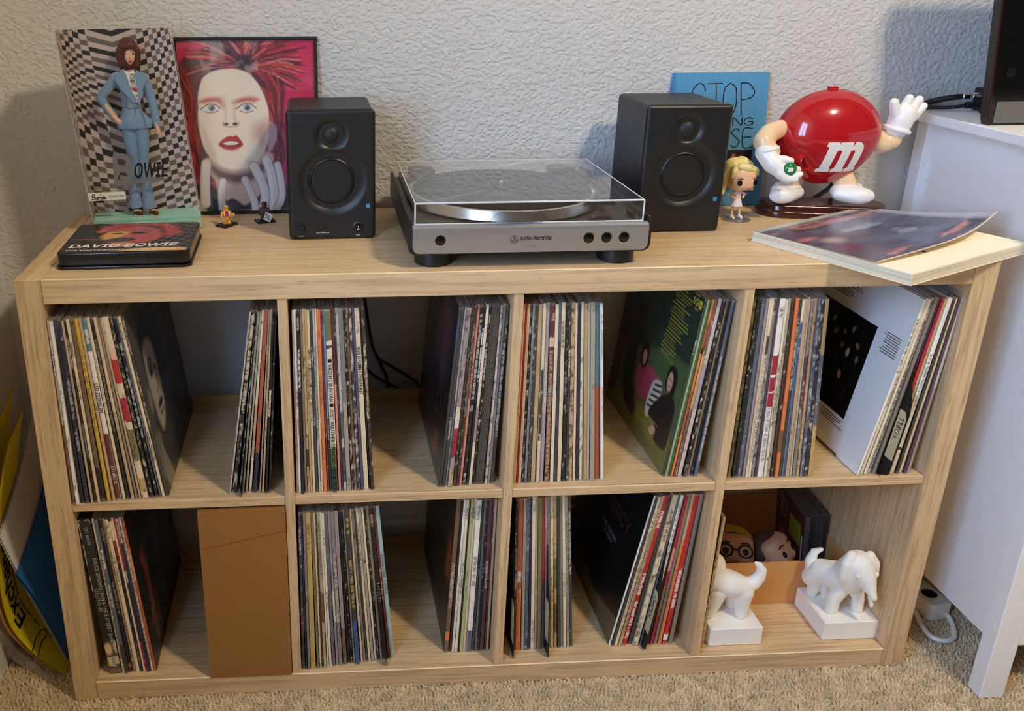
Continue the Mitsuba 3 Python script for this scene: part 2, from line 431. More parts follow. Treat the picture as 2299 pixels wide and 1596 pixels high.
# ---------------------------------------------------------------- records
PAL = {'white': (236, 232, 224), 'cream': (224, 206, 172), 'ivory': (228, 216, 190), 'peach': (222, 186, 152), 'tan': (190, 160, 122), 'brown': (112, 88, 68), 'taupe': (134, 120, 104), 'greige': (168, 158, 138),
       'grey': (128, 126, 122), 'silver': (186, 184, 178), 'charcoal': (62, 61, 60), 'black': (30, 29, 29), 'navy': (36, 42, 66), 'slate': (92, 100, 112), 'teal': (84, 124, 136), 'aqua': (160, 188, 186),
       'sky': (128, 164, 184), 'olive': (116, 112, 74), 'green': (58, 104, 66), 'pale green': (170, 186, 136), 'dark green': (58, 66, 54), 'mustard': (206, 168, 60), 'gold': (188, 158, 98), 'orange': (222, 122, 70),
       'terracotta': (170, 84, 58), 'red': (180, 44, 44), 'crimson': (168, 36, 56), 'maroon': (104, 50, 50), 'plum': (88, 62, 74), 'mauve': (160, 140, 140), 'pink': (216, 140, 124), 'pale pink': (206, 186, 182),
       'lavender': (164, 158, 170), 'violet': (84, 80, 112), 'blue': (60, 84, 140), 'dark brown': (60, 48, 42)}
# (colour, width, features): s=(colour, from, to) band; t=(colour, from, to) fine print; w / k = pale or dark scuffs, 0 to 1; x = (words, from, size, colour, offset)
def R(c, w, *f): return (c, w, f)
s = lambda c, a, b: ('s', c, a, b)
t = lambda c, a, b: ('t', c, a, b)
w = lambda v: ('w', v)
kx = lambda v: ('k', v)
x = lambda words, a, size, c, off=0.0, bold=False: ('x', words, a, size, c, off, bold)
UP, LO = ZMID1, ZLO
STACKS = [
 ('left', 'upper leftmost', UP, (.0409, .1904), (.0386, .1465), (.0019, .0189), .311, 'film', [
  R('greige', 5, s('black', .10, .28), t('white', .10, .28), s('brown', .55, 1)), R('white', 7, t('grey', .33, .45), t('grey', .62, .74), t('grey', .85, .93)), R('black', 7, t('violet', .02, .1)), R('navy', 9, t('lavender', .30, .52), t('lavender', .58, .7), w(.1)),
  R('tan', 5, t('grey', .3, .5)), R('black', 5, x('GLEN CAMPBELL & BOBBIE', .10, .0042, 'ink_white'), s('slate', .55, .74), w(.12)), R('cream', 6, x('DONOVAN', .12, .0044, 'ink_black'), t('charcoal', .3, .42), s('peach', .75, 1)), R('brown', 9, kx(.3), w(.1), s('black', .8, .98)),
  R('mustard', 8, t('olive', .12, .6)), R('tan', 6, kx(.15)), R('white', 10, s('teal', 0, .17), t('white', .05, .13), s('maroon', .62, 1), x('LED ZEPPELIN', .34, .0052, 'ink_black'), x('ATLANTIC', .80, .0048, 'ink_white')), R('cream', 6, t('tan', .2, .5)),
  R('black', 7, t('taupe', .1, .6), w(.1)), R('peach', 7, s('tan', .5, 1)), R('taupe', 5), R('tan', 5, kx(.2)), R('cream', 14, s('peach', .16, .24), s('red', .22, .35), s('crimson', .43, .56), s('olive', .60, .78), s('gold', .88, .96), kx(.25)),
  R('black', 7, w(.45)), R('black', 7, t('silver', .3, .7), w(.25)), R('slate', 4, kx(.2)), R('cream', 6, t('olive', .02, .12), t('charcoal', .62, .8)), R('charcoal', 6, t('tan', .02, .2), t('tan', .3, .42), t('tan', .46, .6))]),
 ('right', 'upper leftmost', UP, (.2849, .3540), (.3333, .3738), (.0198, .0185), .315, 'film', [
  R('silver', 4, kx(.4), w(.3)), R('black', 10, w(.55), t('cream', .02, .55)), R('black', 4, w(.35)), R('grey', 5, w(.45), kx(.3)), R('greige', 5), R('ivory', 6, kx(.25), s('tan', .5, .8)),
  R('terracotta', 9, s('brown', .56, .6), s('terracotta', .6, .75), s('navy', .77, 1)), R('greige', 4, kx(.1)), R('tan', 5, kx(.35)), R('black', 5, s('ivory', .42, .56), t('charcoal', .43, .55), w(.1)), R('black', 5, w(.3))]),
 ('left', 'upper second', UP, (.3935, .5200), (.3954, .5040), (.0132, .0189), .315, 'film', [
  R('peach', 4, t('terracotta', .3, .8)), R('white', 5, t('charcoal', .42, .52), t('terracotta', .58, .66)), R('black', 6, t('silver', .03, .1), t('white', .2, .42)), R('taupe', 5), R('tan', 5, kx(.35), s('charcoal', .75, .85)), R('gold', 5, kx(.15), t('charcoal', .3, .5)),
  R('cream', 5, t('charcoal', .2, .6), s('charcoal', .215, .225), s('charcoal', .30, .31), s('charcoal', .39, .40)), R('charcoal', 6, t('silver', .2, .3), t('silver', .56, .62)), R('silver', 4, t('charcoal', .2, .7)), R('cream', 5, kx(.15), w(.2)), R('orange', 7, t('terracotta', .1, .14), t('terracotta', .35, .5)),
  R('maroon', 4, w(.15)), R('sky', 5, t('slate', .02, .08), s('charcoal', .58, 1), t('silver', .6, .7)), R('ivory', 12, s('olive', 0, .16), s('charcoal', .185, .20), s('olive', .74, .86), s('dark green', .86, 1), x('\u25a0 VASHTI BUNYAN \u25a0 JUST ANOTHER DIAMOND DAY \u25a0 DICRISTINA \u25a0', .255, .0056, 'ink_black')),
  R('maroon', 5, s('pink', .4, 1)), R('dark brown', 4, w(.2)), R('silver', 6, kx(.25), s('slate', .55, .7), s('violet', .75, .95)), R('grey', 9, s('greige', .5, 1), t('charcoal', .92, .97)), R('black', 5, w(.5)), R('brown', 6, w(.35), kx(.4)), R('charcoal', 6, w(.55)),
  R('violet', 6, t('lavender', .55, .62)), R('cream', 10, t('grey', .04, .13), x('BOB DYLAN', .20, .0050, 'ink_black'), x('SELF PORTRAIT', .29, .0050, 'ink_black')), R('black', 3), R('dark brown', 7, w(.25), t('tan', .2, .55))]),
 ('right', 'upper second', UP, (.6240, .7163), (.6479, .7262), (.0194, .0234), .3125, 'film', [
  R('charcoal', 5, t('blue', .05, .18), t('blue', .2, .24)), R('charcoal', 5, t('silver', .6, .72)), R('silver', 4, kx(.3), s('grey', .5, 1)), R('mauve', 8, kx(.35), s('ivory', .54, .66), s('crimson', .66, .82), s('tan', .9, 1)), R('dark brown', 5, w(.2)), R('dark brown', 5, w(.1), t('grey', .1, .6)), R('pink', 5, t('plum', .3, .5)),
  R('black', 6, t('silver', .05, .5), w(.2)), R('black', 4, t('white', .12, .4)), R('ivory', 5, kx(.3), s('mauve', .55, .75), s('ivory', .85, 1)), R('black', 5, w(.3), t('silver', .2, .4)), R('charcoal', 15, kx(.2), x('GEORGE HARRISON / ALL THINGS MUST PASS', .05, .0068, 'ink_gold', .002), x('APPLE STCH 639', .74, .0062, 'ink_gold', .002)),
  R('pale pink', 4, kx(.45)), R('grey', 5, kx(.1)), R('charcoal', 6, t('silver', .2, .7), w(.25))]),
 ('left', 'upper third', UP, (.7468, .8993), (.7463, .8704), (.0215, .0261), .3125, 'film', [
  R('tan', 3, t('charcoal', .1, .6)), R('peach', 3), R('red', 3, s('crimson', .3, 1)), R('peach', 6, t('tan', .1, .9)), R('black', 5, w(.35)), R('grey', 5, w(.3), kx(.4)), R('charcoal', 7, w(.1)), R('tan', 9), R('cream', 6, s('charcoal', .35, .75), w(.3)), R('lavender', 9, s('silver', .3, .6), kx(.08)),
  R('maroon', 10, w(.25), s('peach', .18, .23), s('violet', .45, .5), t('tan', .25, 1)), R('ivory', 7, kx(.06)), R('slate', 6, s('charcoal', .2, 1)), R('cream', 8, t('charcoal', .1, .25)), R('black', 7, t('grey', .3, .6), w(.15)), R('charcoal', 5, t('white', .25, .4), w(.2)), R('tan', 8, kx(.45)), R('cream', 5, kx(.05)),
  R('navy', 7, kx(.2)), R('ivory', 7, kx(.3)), R('gold', 6, kx(.12)), R('silver', 6), R('greige', 9, kx(.05)), R('teal', 10, s('terracotta', .46, 1)), R('white', 6, t('mauve', .05, .3), t('pink', .45, .6))]),
 ('right', 'upper third', UP, (.9983, 1.0571), (1.0322, 1.0774), (.0285, .0249), .312, 'film', [
  R('dark green', 5, t('silver', .22, .3)), R('pale green', 3), R('green', 6, w(.1)), R('orange', 5, s('terracotta', .12, .26), s('black', .26, .29), s('terracotta', .5, .75)), R('brown', 7, s('gold', .3, .6), w(.15)), R('pale pink', 9, s('lavender', .35, .6), kx(.2)), R('black', 8, w(.5)), R('taupe', 5), R('black', 6, w(.1)), R('slate', 7, t('silver', .3, .9))]),
 ('left', 'upper rightmost', UP, (1.1052, 1.2474), (1.1030, 1.2205), (.0191, .0131), .315, 'film', [
  R('olive', 7, kx(.55)), R('black', 5, w(.3)), R('black', 5, w(.1)), R('slate', 8, w(.25), kx(.2)), R('mauve', 5, kx(.2)), R('cream', 5, t('tan', .1, .9)), R('ivory', 5, s('charcoal', .2, .3), t('charcoal', .3, .9)), R('grey', 6, kx(.4), w(.2)), R('plum', 5, kx(.5)),
  R('white', 11, t('charcoal', .04, .1), s('crimson', .30, .41), s('crimson', .42, .50), s('crimson', .51, .59), t('grey', .6, .9)), R('ivory', 5, kx(.25), t('charcoal', .35, .7)), R('greige', 6, kx(.3)), R('dark brown', 7, w(.12)), R('orange', 7, s('brown', .72, .85)), R('charcoal', 7, t('silver', .1, .5)), R('ivory', 5, s('blue', .12, 1), w(.25)),
  R('tan', 8, kx(.3), w(.1)), R('silver', 4), R('taupe', 7, w(.4), kx(.3), s('maroon', .3, .6)), R('tan', 6, kx(.35), w(.2)), R('slate', 7, w(.4), kx(.3)), R('navy', 8, w(.45)), R('gold', 8, s('slate', .3, .7), w(.3))]),
 ('right', 'upper rightmost', UP, (1.3203, 1.4150), (1.3705, 1.4354), (.0144, .0143), .312, 'film', [
  R('white', 5, t('charcoal', .1, .4)), R('cream', 5, t('charcoal', .4, .6)), R('ivory', 5, t('pink', .1, .2)), R('silver', 6, t('black', .02, .98), kx(.3)), R('taupe', 6), R('navy', 4), R('crimson', 5, s('red', .2, 1)), R('tan', 5, kx(.15)), R('white', 8, t('grey', .3, .6), s('plum', .84, .86)), R('charcoal', 5), R('cream', 5, kx(.05)), R('plum', 4), R('silver', 5, s('mauve', .5, 1))]),
 ('left', 'lower leftmost', LO, (.0806, .1393), (.0606, .1116), (.0200, .0230), .313, '', [
  R('cream', 5, s('peach', .2, .4), t('charcoal', .25, .9)), R('slate', 7, t('white', .18, .3), t('silver', .4, .55), s('dark brown', .8, 1)), R('black', 8, t('taupe', .05, .15), t('taupe', .4, .6), s('terracotta', .94, .97)), R('tan', 6, t('brown', .05, .1), t('brown', .2, .35), t('brown', .6, .9)), R('cream', 7, t('brown', .03, .12), t('brown', .22, .42)),
  R('black', 6, s('cream', .02, .14), t('red', .15, .3), t('taupe', .8, .95)), R('cream', 4), R('crimson', 4, s('silver', .33, .4), s('navy', .4, .8)), R('navy', 6, s('silver', 0, .15), t('charcoal', .02, .14)), R('cream', 5, t('charcoal', .05, .95)), R('terracotta', 6, t('peach', .2, .4))]),
 ('left', 'lower second', LO, (.3921, .5570), (.3938, .5272), (.0102, .0290), .315, 'film', [
  R('charcoal', 6, t('silver', .1, .25), w(.15), s('maroon', .65, .78)), R('navy', 4), R('grey', 5, kx(.3)), R('gold', 11, t('brown', .06, .25)), R('olive', 5, kx(.3)), R('peach', 4), R('dark brown', 3, w(.2)), R('greige', 6, t('charcoal', .05, .4), s('brown', .5, .7)), R('cream', 4), R('ivory', 5, t('charcoal', .1, .2), t('charcoal', .5, .6)),
  R('slate', 7), R('mauve', 5, s('cream', .5, .7)), R('grey', 8, t('pale pink', .25, .7), kx(.2)), R('mauve', 8, s('brown', .75, 1)), R('black', 5), R('black', 5, w(.2)), R('taupe', 4), R('charcoal', 9, t('gold', .05, .14), t('gold', .3, .62), s('blue', .7, 1)), R('cream', 5, kx(.35)), R('taupe', 5, kx(.4), w(.2)), R('dark green', 4), R('cream', 5, t('charcoal', .1, .4)),
  R('greige', 6, kx(.3)), R('ivory', 5, kx(.08)), R('black', 5, w(.35)), R('taupe', 6), R('black', 8, t('tan', .05, .12), x('F A C U L T Y', .48, .0046, 'ink_white')), R('maroon', 5, t('pink', .4, .6)), R('aqua', 9, t('slate', .3, .6))]),
 ('right', 'lower second', LO, (.6442, .7245), (.6581, .7262), (.0386, .0372), .3145, '', [
  R('brown', 9, t('silver', .4, .7), s('orange', .86, .92)), R('black', 5), R('white', 5, t('silver', .3, .9)), R('ivory', 6, t('charcoal', .05, .12), t('charcoal', .4, .6)), R('black', 3), R('pale green', 6, t('olive', .05, .15), t('olive', .45, .6)), R('cream', 6, t('charcoal', .05, .12)), R('white', 10, t('slate', .03, .12), t('slate', .35, .55), s('slate', .85, 1)), R('charcoal', 5, w(.1)), R('slate', 5),
  R('black', 5, w(.1)), R('plum', 8, t('silver', .4, .58)), R('maroon', 3), R('greige', 5)]),
 ('left', 'lower third', LO, (.7665, .8782), (.7567, .8505), (.0349, .0396), .316, '', [
  R('black', 6, w(.1), t('grey', .3, .9)), R('terracotta', 10, s('orange', .58, 1), t('white', .46, .54)), R('greige', 6, t('taupe', .2, .6)), R('slate', 7, kx(.45), w(.2)), R('navy', 5), R('ivory', 7, t('grey', .05, .1), t('grey', .8, .95)), R('tan', 5), R('olive', 8, t('taupe', .3, .9)), R('crimson', 6, t('maroon', .02, .2), s('plum', .55, 1)), R('grey', 4, s('lavender', 0, .2)), R('taupe', 7, kx(.3)),
  R('cream', 6, kx(.4)), R('tan', 7, kx(.3), s('olive', .4, .6), s('brown', .7, .9)), R('dark green', 6), R('taupe', 5), R('ivory', 6, t('grey', .5, .65)), R('greige', 5, t('brown', .1, .9)), R('charcoal', 7, t('silver', .1, .5), w(.2))]),
 ('right', 'lower third', LO, (.9425, 1.0613), (.9940, 1.0778), (.0370, .0334), .3135, '', [
  R('white', 4, s('pale pink', .1, .2)), R('charcoal', 4), R('cream', 6, t('brown', .1, .9)), R('tan', 6, t('brown', .1, .9)), R('red', 9, t('white', .1, .2), t('white', .5, .65), t('white', .7, .95)), R('charcoal', 7), R('cream', 10, kx(.4), t('brown', .1, .3)), R('slate', 5, kx(.3)), R('white', 6, t('charcoal', .05, .4)), R('black', 4), R('crimson', 6, s('pink', .35, .5), s('taupe', .6, .8)),
  R('taupe', 6, kx(.2)), R('tan', 6, s('orange', .3, 1)), R('red', 10, t('white', .48, .75), s('white', .93, .97)), R('grey', 8, s('taupe', .5, 1))]),
]

def record_mesh(th, h, base, feats, rng, rows=150):
    """sleeve in its own frame: x 0..th, y 0 (spine) .. 0.314, z 0..h; the spine is a fine grid that carries the print."""
    nc = 4
    xs = np.linspace(0, th, nc); zs = np.linspace(0, h, rows + 1)
    X, Z = np.meshgrid(xs, zs)
    bulge = np.sin(np.pi * X / th) * min(.0008, th * .25)
    V = np.c_[X.ravel(), (-bulge + .0008).ravel(), Z.ravel()]
    f = 1 - Z.ravel() / h                      # 0 at the top
    u = X.ravel() / th
    C = np.tile(lin(PAL[base]), (len(V), 1))
    C = C * (1 + (meshkit.noise(np.c_[f * 14, u * 1.2, np.full(len(f), rng.uniform(0, 99))]) - .5)[:, None] * .16)
    sd = rng.uniform(0, 500)
    edge = (meshkit.noise(np.c_[u * 3, f * 0, np.full(len(f), sd)]) - .5) * .006
    for ft in feats:
        if ft[0] == 's':
            on = (f + edge >= ft[2]) & (f + edge <= ft[3])
            C[on] = lin(PAL[ft[1]])
    for ft in feats:
        if ft[0] == 't':
            z = np.floor(f * h / .0021)
            r = meshkit.noise(np.c_[z * 1.37 + .5, np.floor(u * 3) * .9 + .5, np.full(len(f), sd + 9)])
            word = meshkit.noise(np.c_[np.floor(f * h / .017) + .5, f * 0 + .5, np.full(len(f), sd + 20)]) > .2
            on = (f >= ft[2]) & (f <= ft[3]) & (r > .42) & word & (np.abs(u - .5) < .4)
            C[on] = C[on] * .25 + lin(PAL[ft[1]]) * .75
    for ft in feats:
        if ft[0] in 'wk':
            q = meshkit.fbm(np.c_[f * 46, u * 1.6 + sd, np.full(len(f), sd + (3 if ft[0] == 'w' else 70))], 3)
            a = np.clip((q - (.74 - .42 * ft[1])) * 9, 0, 1)[:, None] * .8
            C = C * (1 - a) + lin((206, 196, 176) if ft[0] == 'w' else (40, 36, 32)) * a
    # worn ends
    e = np.clip((np.abs(f - .5) - .485) / .015, 0, 1)[:, None] * .45 * rng.uniform(.2, 1)
    C = C * (1 - e) + lin((190, 178, 156)) * e
    i, j = np.meshgrid(np.arange(rows), np.arange(nc - 1), indexing='ij')
    q = np.stack([i * nc + j, i * nc + j + 1, (i + 1) * nc + j + 1, (i + 1) * nc + j], -1).reshape(-1, 4)
    F = [np.vstack([q[:, [0, 1, 2]], q[:, [0, 2, 3]]])]
    dp = .314
    body = np.array([[0, .0008, 0], [th, .0008, 0], [th, dp, 0], [0, dp, 0], [0, .0008, h], [th, .0008, h], [th, dp, h], [0, dp, h]])
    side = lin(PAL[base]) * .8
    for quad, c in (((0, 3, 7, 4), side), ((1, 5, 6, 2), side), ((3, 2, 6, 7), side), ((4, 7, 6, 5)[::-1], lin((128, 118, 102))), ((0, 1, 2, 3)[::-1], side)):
        n0 = len(V); V = np.vstack([V, body[list(quad)]]); C = np.vstack([C, np.tile(c, (4, 1))])
        F.append(np.array([[n0, n0 + 1, n0 + 2], [n0, n0 + 2, n0 + 3]]))
    m = trimesh.Trimesh(V, np.vstack(F), process=False)
    return m, np.clip(C, .004, .9)

def film_mesh(th, h, up, rng):
    """the open end of the clear outer sleeve, standing above the cover."""
    y = np.linspace(.004, .31, 9)
    a = up * (.55 + .45 * meshkit.noise(np.c_[y * 18, y * 0 + rng.uniform(0, 99), y * 0])); a[0] *= rng.uniform(.35, .8)
    b = rng.normal(0, .0016, 9)
    V = np.vstack([np.c_[np.full(9, th * .5), y, np.full(9, h - .001)], np.c_[th * .5 + b * .6, y, h + a * .6], np.c_[th * .5 + b * 1.3, y, h + a]])
    F = []
    for r in (0, 9):
        for j in range(8):
            F += [[r + j, r + j + 1, r + j + 10], [r + j, r + j + 10, r + j + 9]]
    return trimesh.Trimesh(V, F, process=False)

def film_corner(th, h):
    """clear film that runs past the spine, a narrow folded strip with a loose corner at the bottom."""
    V = [[th * .5, .0006, h * .02], [th * .5, -.0048, .004], [th * .5, -.0062, -.0002], [th * .5, .006, .0004]]
    return trimesh.Trimesh(V, [[0, 1, 2], [0, 2, 3]], process=False)

COVERS = {}      # (compartment, side) -> function(print) painted on the outward face of that stack's end record
STACK_INFO = {}
def put_stack(side, comp, zf, xb, xt, yy, h, film, recs, seed):
    rng = np.random.default_rng(seed)
    ws = np.array([r[1] for r in recs], float); cum = np.r_[0, np.cumsum(ws)] / ws.sum()
    n = len(recs)
    two = any(S[1] == comp and S[0] != side for S in STACKS)
    for i, (c, _, feats) in enumerate(recs):
        ta, tb = cum[i], cum[i + 1]
        bl = xb[0] + (xb[1] - xb[0]) * ta; br = xb[0] + (xb[1] - xb[0]) * tb
        tl = xt[0] + (xt[1] - xt[0]) * ta; tr = xt[0] + (xt[1] - xt[0]) * tb
        th = max(min(br - bl, tr - tl) * .955, .0012)
        lean = math.atan2(tl - bl, h)
        hh = h + rng.uniform(-.0018, .0012)
        y0 = yy[0] + (yy[1] - yy[0]) * ta + rng.normal(0, .0012)
        if y0 + .314 > D + .012: y0 = D + .012 - .314
        # leaning right: pivot on the lower left corner would sink the right one, so pivot on the right corner
        M = np.eye(4); M[:3, :3] = rodrigues((0, 1, 0), lean)[:3, :3]
        px = bl if lean <= 0 else bl
        lift = th * math.sin(abs(lean)) if lean > 0 else 0
        M[:3, 3] = (px, y0, zf + lift + .0004)
        two_s = f'in the {side} stack of the {comp} compartment' if two else f'in the {comp} compartment'
        worn = 'worn ' if any(f[0] in 'wk' and f[1] >= .35 for f in feats) else ''
        k = thing('record', f'{worn}{c} record spine, {ordinal(i + 1)} from left {two_s}' if len(f'{worn}{c}'.split()) < 3 else f'{c} record spine, {ordinal(i + 1)} from left {two_s}', 'record', f'records {two_s}')
        mesh, C = record_mesh(th, hh, c, feats, rng)
        obj('sleeve', put(mesh, M), 'print_satin', k, color=C)
        if film == 'film' and rng.random() < .82:
            obj('clear_film', put(film_mesh(th, hh, rng.uniform(.006, min(.0165, zf + .3355 - zf - hh)), rng), M), 'clear_film', k)
            if rng.random() < .35: obj('film_corner', put(film_corner(th, hh), M), 'clear_film', k)
        for ft in feats:
            if ft[0] == 'x':
                _, words, at, size, inkm, off, bold = ft
                tm = text(words, min(size, th * .78), bold=bold, depth=.0002)
                cap = min(size, th * .78)
                tm.apply_translation((0, -cap / 2, 0))
                # reads downwards: local x runs down the spine, local y to the right
                X = frame_xf((th / 2 + off, -.0004 if th < .003 else -.0005, hh * (1 - at)), (0, 0, -1), (1, 0, 0))
                obj('spine_title', put(put(tm, X), M), inkm, k)
        if i == 0 or i == n - 1: STACK_INFO[(comp, side, 'first' if i == 0 else 'last')] = (k, M, th, hh)
for q, S in enumerate(STACKS):
    put_stack(*S, seed=100 + q)
# ---------------------------------------------------------------- printed fronts of the records at the ends of their stacks
def cover_on(comp, side, end, pr, gloss='print_satin'):
    k, M, th, hh = STACK_INFO[(comp, side, end)]
    F = frame_xf((th + .0004, .0012, 0), (0, 1, 0), (0, 0, 1)) if end == 'last' else frame_xf((-.0004, .3138, 0), (0, -1, 0), (0, 0, 1))
    m, c = pr.mesh(M @ F)
    obj('cover_print', m, gloss, k, color=c)
S_ = .3125
def portrait_cover():
    p = Print(S_, S_, 110, 110, (46, 46, 45))
    p.c *= (.85 + .3 * p.n(9, 9, 3))[:, None]
    p.fill([(-.01, .315), (.03, .315), (.058, .25), (.05, .19), (.03, .12), (-.01, .09)], (74, 72, 66), .03)
    p.fill([(.04, .235), (.06, .275), (.11, .285), (.17, .27), (.19, .2), (.17, .14), (.12, .16), (.05, .2)], (16, 16, 17), .014)           # hair
    p.fill([(.056, .232), (.09, .238), (.118, .215), (.122, .16), (.118, .125), (.098, .096), (.07, .085), (.055, .105), (.046, .16), (.05, .2)], (156, 148, 132), .012, warp=.004)
    p.fill([(.06, .2), (.085, .205), (.09, .185), (.066, .18)], (70, 64, 58), .012)
    p.spot(.077, .184, .010, .006, (28, 26, 26), .5); p.spot(.106, .182, .008, .005, (28, 26, 26), .5)
    p.line([(.062, .202), (.076, .208), (.09, .203)], (22, 20, 20), .004, .003)
    p.line([(.096, .19), (.1, .165), (.094, .148), (.086, .146)], (92, 84, 74), .004, .004)
    p.fill([(.068, .124), (.09, .132), (.108, .124), (.09, .118)], (34, 30, 28), .005)
    p.line([(.074, .112), (.09, .109), (.102, .112)], (88, 66, 60), .005, .004)
    p.spot(.03, .155, .010, .022, (120, 112, 98), .4)
    p.fill([(.0, .1), (.02, .105), (.045, .09), (.03, .05), (.015, .03), (0, .04)], (98, 94, 84), .01)
    p.fill([(.03, .08), (.045, .055), (.07, .0), (.04, -.01), (.015, .03)], (120, 114, 100), .006)
    cover_on('upper leftmost', 'left', 'last', p)
portrait_cover()

def band_cover():
    p = Print(S_, S_, 150, 150, (38, 54, 44))
    p.c *= (.45 + 1.1 * p.n(60, 60, 2, 4))[:, None]
    p.c *= np.clip(.55 + .9 * p.n(16, 16, 7), .4, 1.4)[:, None]
    g = np.clip((p.y - .0) / .07, 0, 1)
    p.fill([(.05, .13), (.145, .165), (.23, .19), (.33, .2), (.33, -.01), (-.01, -.01), (-.01, .09)], (70, 92, 56), .01, False, warp=.01)
    p.fill([(-.01, .03), (.08, .055), (.18, .07), (.33, .075), (.33, -.01), (-.01, -.01)], (104, 100, 52), .02, False, warp=.02, wf=40)
    m = p.y < .08
    p.c[m] *= (.55 + .9 * p.n(40, 260, 11))[m][:, None]
    # three sitting and standing people in the shade
    p.fill([(.0, .13), (.03, .14), (.04, .1), (.035, .03), (.0, .03)], (92, 40, 40), .006, warp=.004)
    p.spot(.02, .155, .012, .017, (52, 36, 34), .4)
    p.fill([(.06, .18), (.085, .185), (.105, .15), (.11, .09), (.15, .035), (.10, .03), (.06, .08)], (44, 44, 54), .006, warp=.004)
    p.spot(.082, .20, .013, .018, (72, 50, 44), .4); p.spot(.082, .212, .016, .012, (26, 22, 24), .4)
    p.fill([(.12, .1), (.13, .128), (.165, .14), (.2, .138), (.235, .13), (.23, .11), (.19, .08), (.14, .07)], (164, 66, 92), .005, warp=.006)
    p.fill([(.122, .135), (.125, .165), (.142, .172), (.158, .16), (.158, .135), (.14, .12)], (46, 28, 30), .005, warp=.004)
    p.spot(.143, .142, .009, .014, (190, 134, 118), .35)
    p.fill([(.2, .12), (.235, .132), (.235, .1), (.205, .055), (.19, .07)], (196, 190, 176), .004)
    for k in range(5): p.line([(.197 + k * .003, .075 + k * .011), (.236, .083 + k * .011)], (34, 32, 34), .0045, .002, False)
    p.fill([(.205, .065), (.24, .11), (.275, .13), (.3, .12), (.304, .08), (.298, .04), (.25, .035), (.24, .06)], (34, 28, 30), .004, warp=.004)
    p.fill([(.246, .148), (.25, .17), (.268, .178), (.285, .168), (.287, .14), (.28, .13), (.25, .132)], (34, 24, 26), .004)
    p.spot(.263, .148, .0105, .017, (204, 152, 134), .3)
    p.spot(.259, .152, .0022, .0016, (40, 26, 26), .5); p.spot(.267, .152, .0022, .0016, (40, 26, 26), .5); p.line([(.259, .139), (.267, .139)], (140, 60, 60), .002, .001, False)
    p.spot(.236, .045, .014, .008, (200, 148, 126), .4, rot=.4)
    # yellow type
    yl = (176, 168, 60); rng = np.random.default_rng(3)
    v = .300
    while v > .178:
        a = .205 + (.30 - v) * -.1 + rng.uniform(0, .012); L = rng.uniform(.03, .075)
        e = a
        while e < a + L:
            wv = rng.uniform(.004, .011); p.line([(e, v), (e + wv, v)], yl, .0017, .001, False, .8); e += wv + .0022
        v -= .0058
    v = .06
    while v > .022:
        e = .15 + rng.uniform(0, .01)
        while e < .25:
            wv = rng.uniform(.004, .011); p.line([(e, v), (e + wv, v)], yl, .0015, .001, False, .5); e += wv + .0022
        v -= .0056
    cover_on('upper third', 'right', 'first', p)
    k, M, th, hh = STACK_INFO[('upper third', 'right', 'first')]
    F = frame_xf((-.0007, .3138, 0), (0, -1, 0), (0, 0, 1))
    mat('ink_yellow', (190, 180, 60), .6, .3)
    L = [moved(text('SGC', .011, True, .0001), (.276, .2935, 0)), moved(extrude(sg.box(0, 0, .009, .014).difference(sg.Point(.0045, .007).buffer(.002)), .0001), (.301, .292, 0)),
         moved(text('RECORDS', .0032, False, .0001), (.277, .3085, 0)), moved(text('STEREO', .0032, False, .0001), (.285, .2865, 0))]
    obj('lettering', put(cat_(L), M @ F), 'ink_yellow', k)
band_cover()

def square_cover():
    p = Print(S_, S_, 120, 120, (226, 228, 230))
    cover_on('upper rightmost', 'right', 'first', p, 'print_gloss')
    q = Print(.1715, .1715, 120, 120, (10, 10, 11))
    rng = np.random.default_rng(8)
    for k in range(16):          # faint dried flowers on black
        bx, by = rng.uniform(.02, .15), rng.uniform(.01, .05)
        P = [(bx, by)]
        for j in range(4): P.append((P[-1][0] + rng.uniform(-.014, .014), P[-1][1] + rng.uniform(.015, .032)))
        q.line(P, (62, 60, 58), .0009, .0012, alpha=.7)
        if k % 2 == 0: q.spot(*P[-1], .004, .006, (128, 122, 112), .5, .8, rng.uniform(-1, 1))
    q.spot(.12, .104, .005, .008, (190, 184, 170), .4); q.spot(.118, .062, .005, .008, (170, 150, 122), .4, rot=.4)
    k, M, th, hh = STACK_INFO[('upper rightmost', 'right', 'first')]
    F = frame_xf((-.0006, .3138, 0), (0, -1, 0), (0, 0, 1))
    m, c = q.mesh(M @ F @ frame_xf((.0645, .064, 0), (1, 0, 0), (0, 1, 0)))
    obj('cover_picture', m, 'print_gloss', k, color=c)
    L = []
    def lines(u, v, wd, n, align):
        vv = v
        for j in range(n):
            wl = wd * rng.uniform(.62, 1.0); e = 0; a = u - wl if align == 'r' else u
            while e < wl:
                l = rng.uniform(.003, .009)
                L.append(extrude(sg.box(a + e, vv, a + min(e + l, wl), vv + .0018), .0001)); e += l + .0013
            vv -= .0042
    lines(.075, .300, .10, 12, 'l'); lines(.300, .2365, .05, 9, 'r'); lines(.17, .056, .075, 4, 'l')
    L.append(extrude(sg.box(.155, .0, .25, .0035), .0001))
    kl = obj('cover_lettering', put(cat_(L), M @ F), 'ink_dim', k); labels[kl] = {'label': 'lines of small dark print', 'kind': 'stuff'}
square_cover()

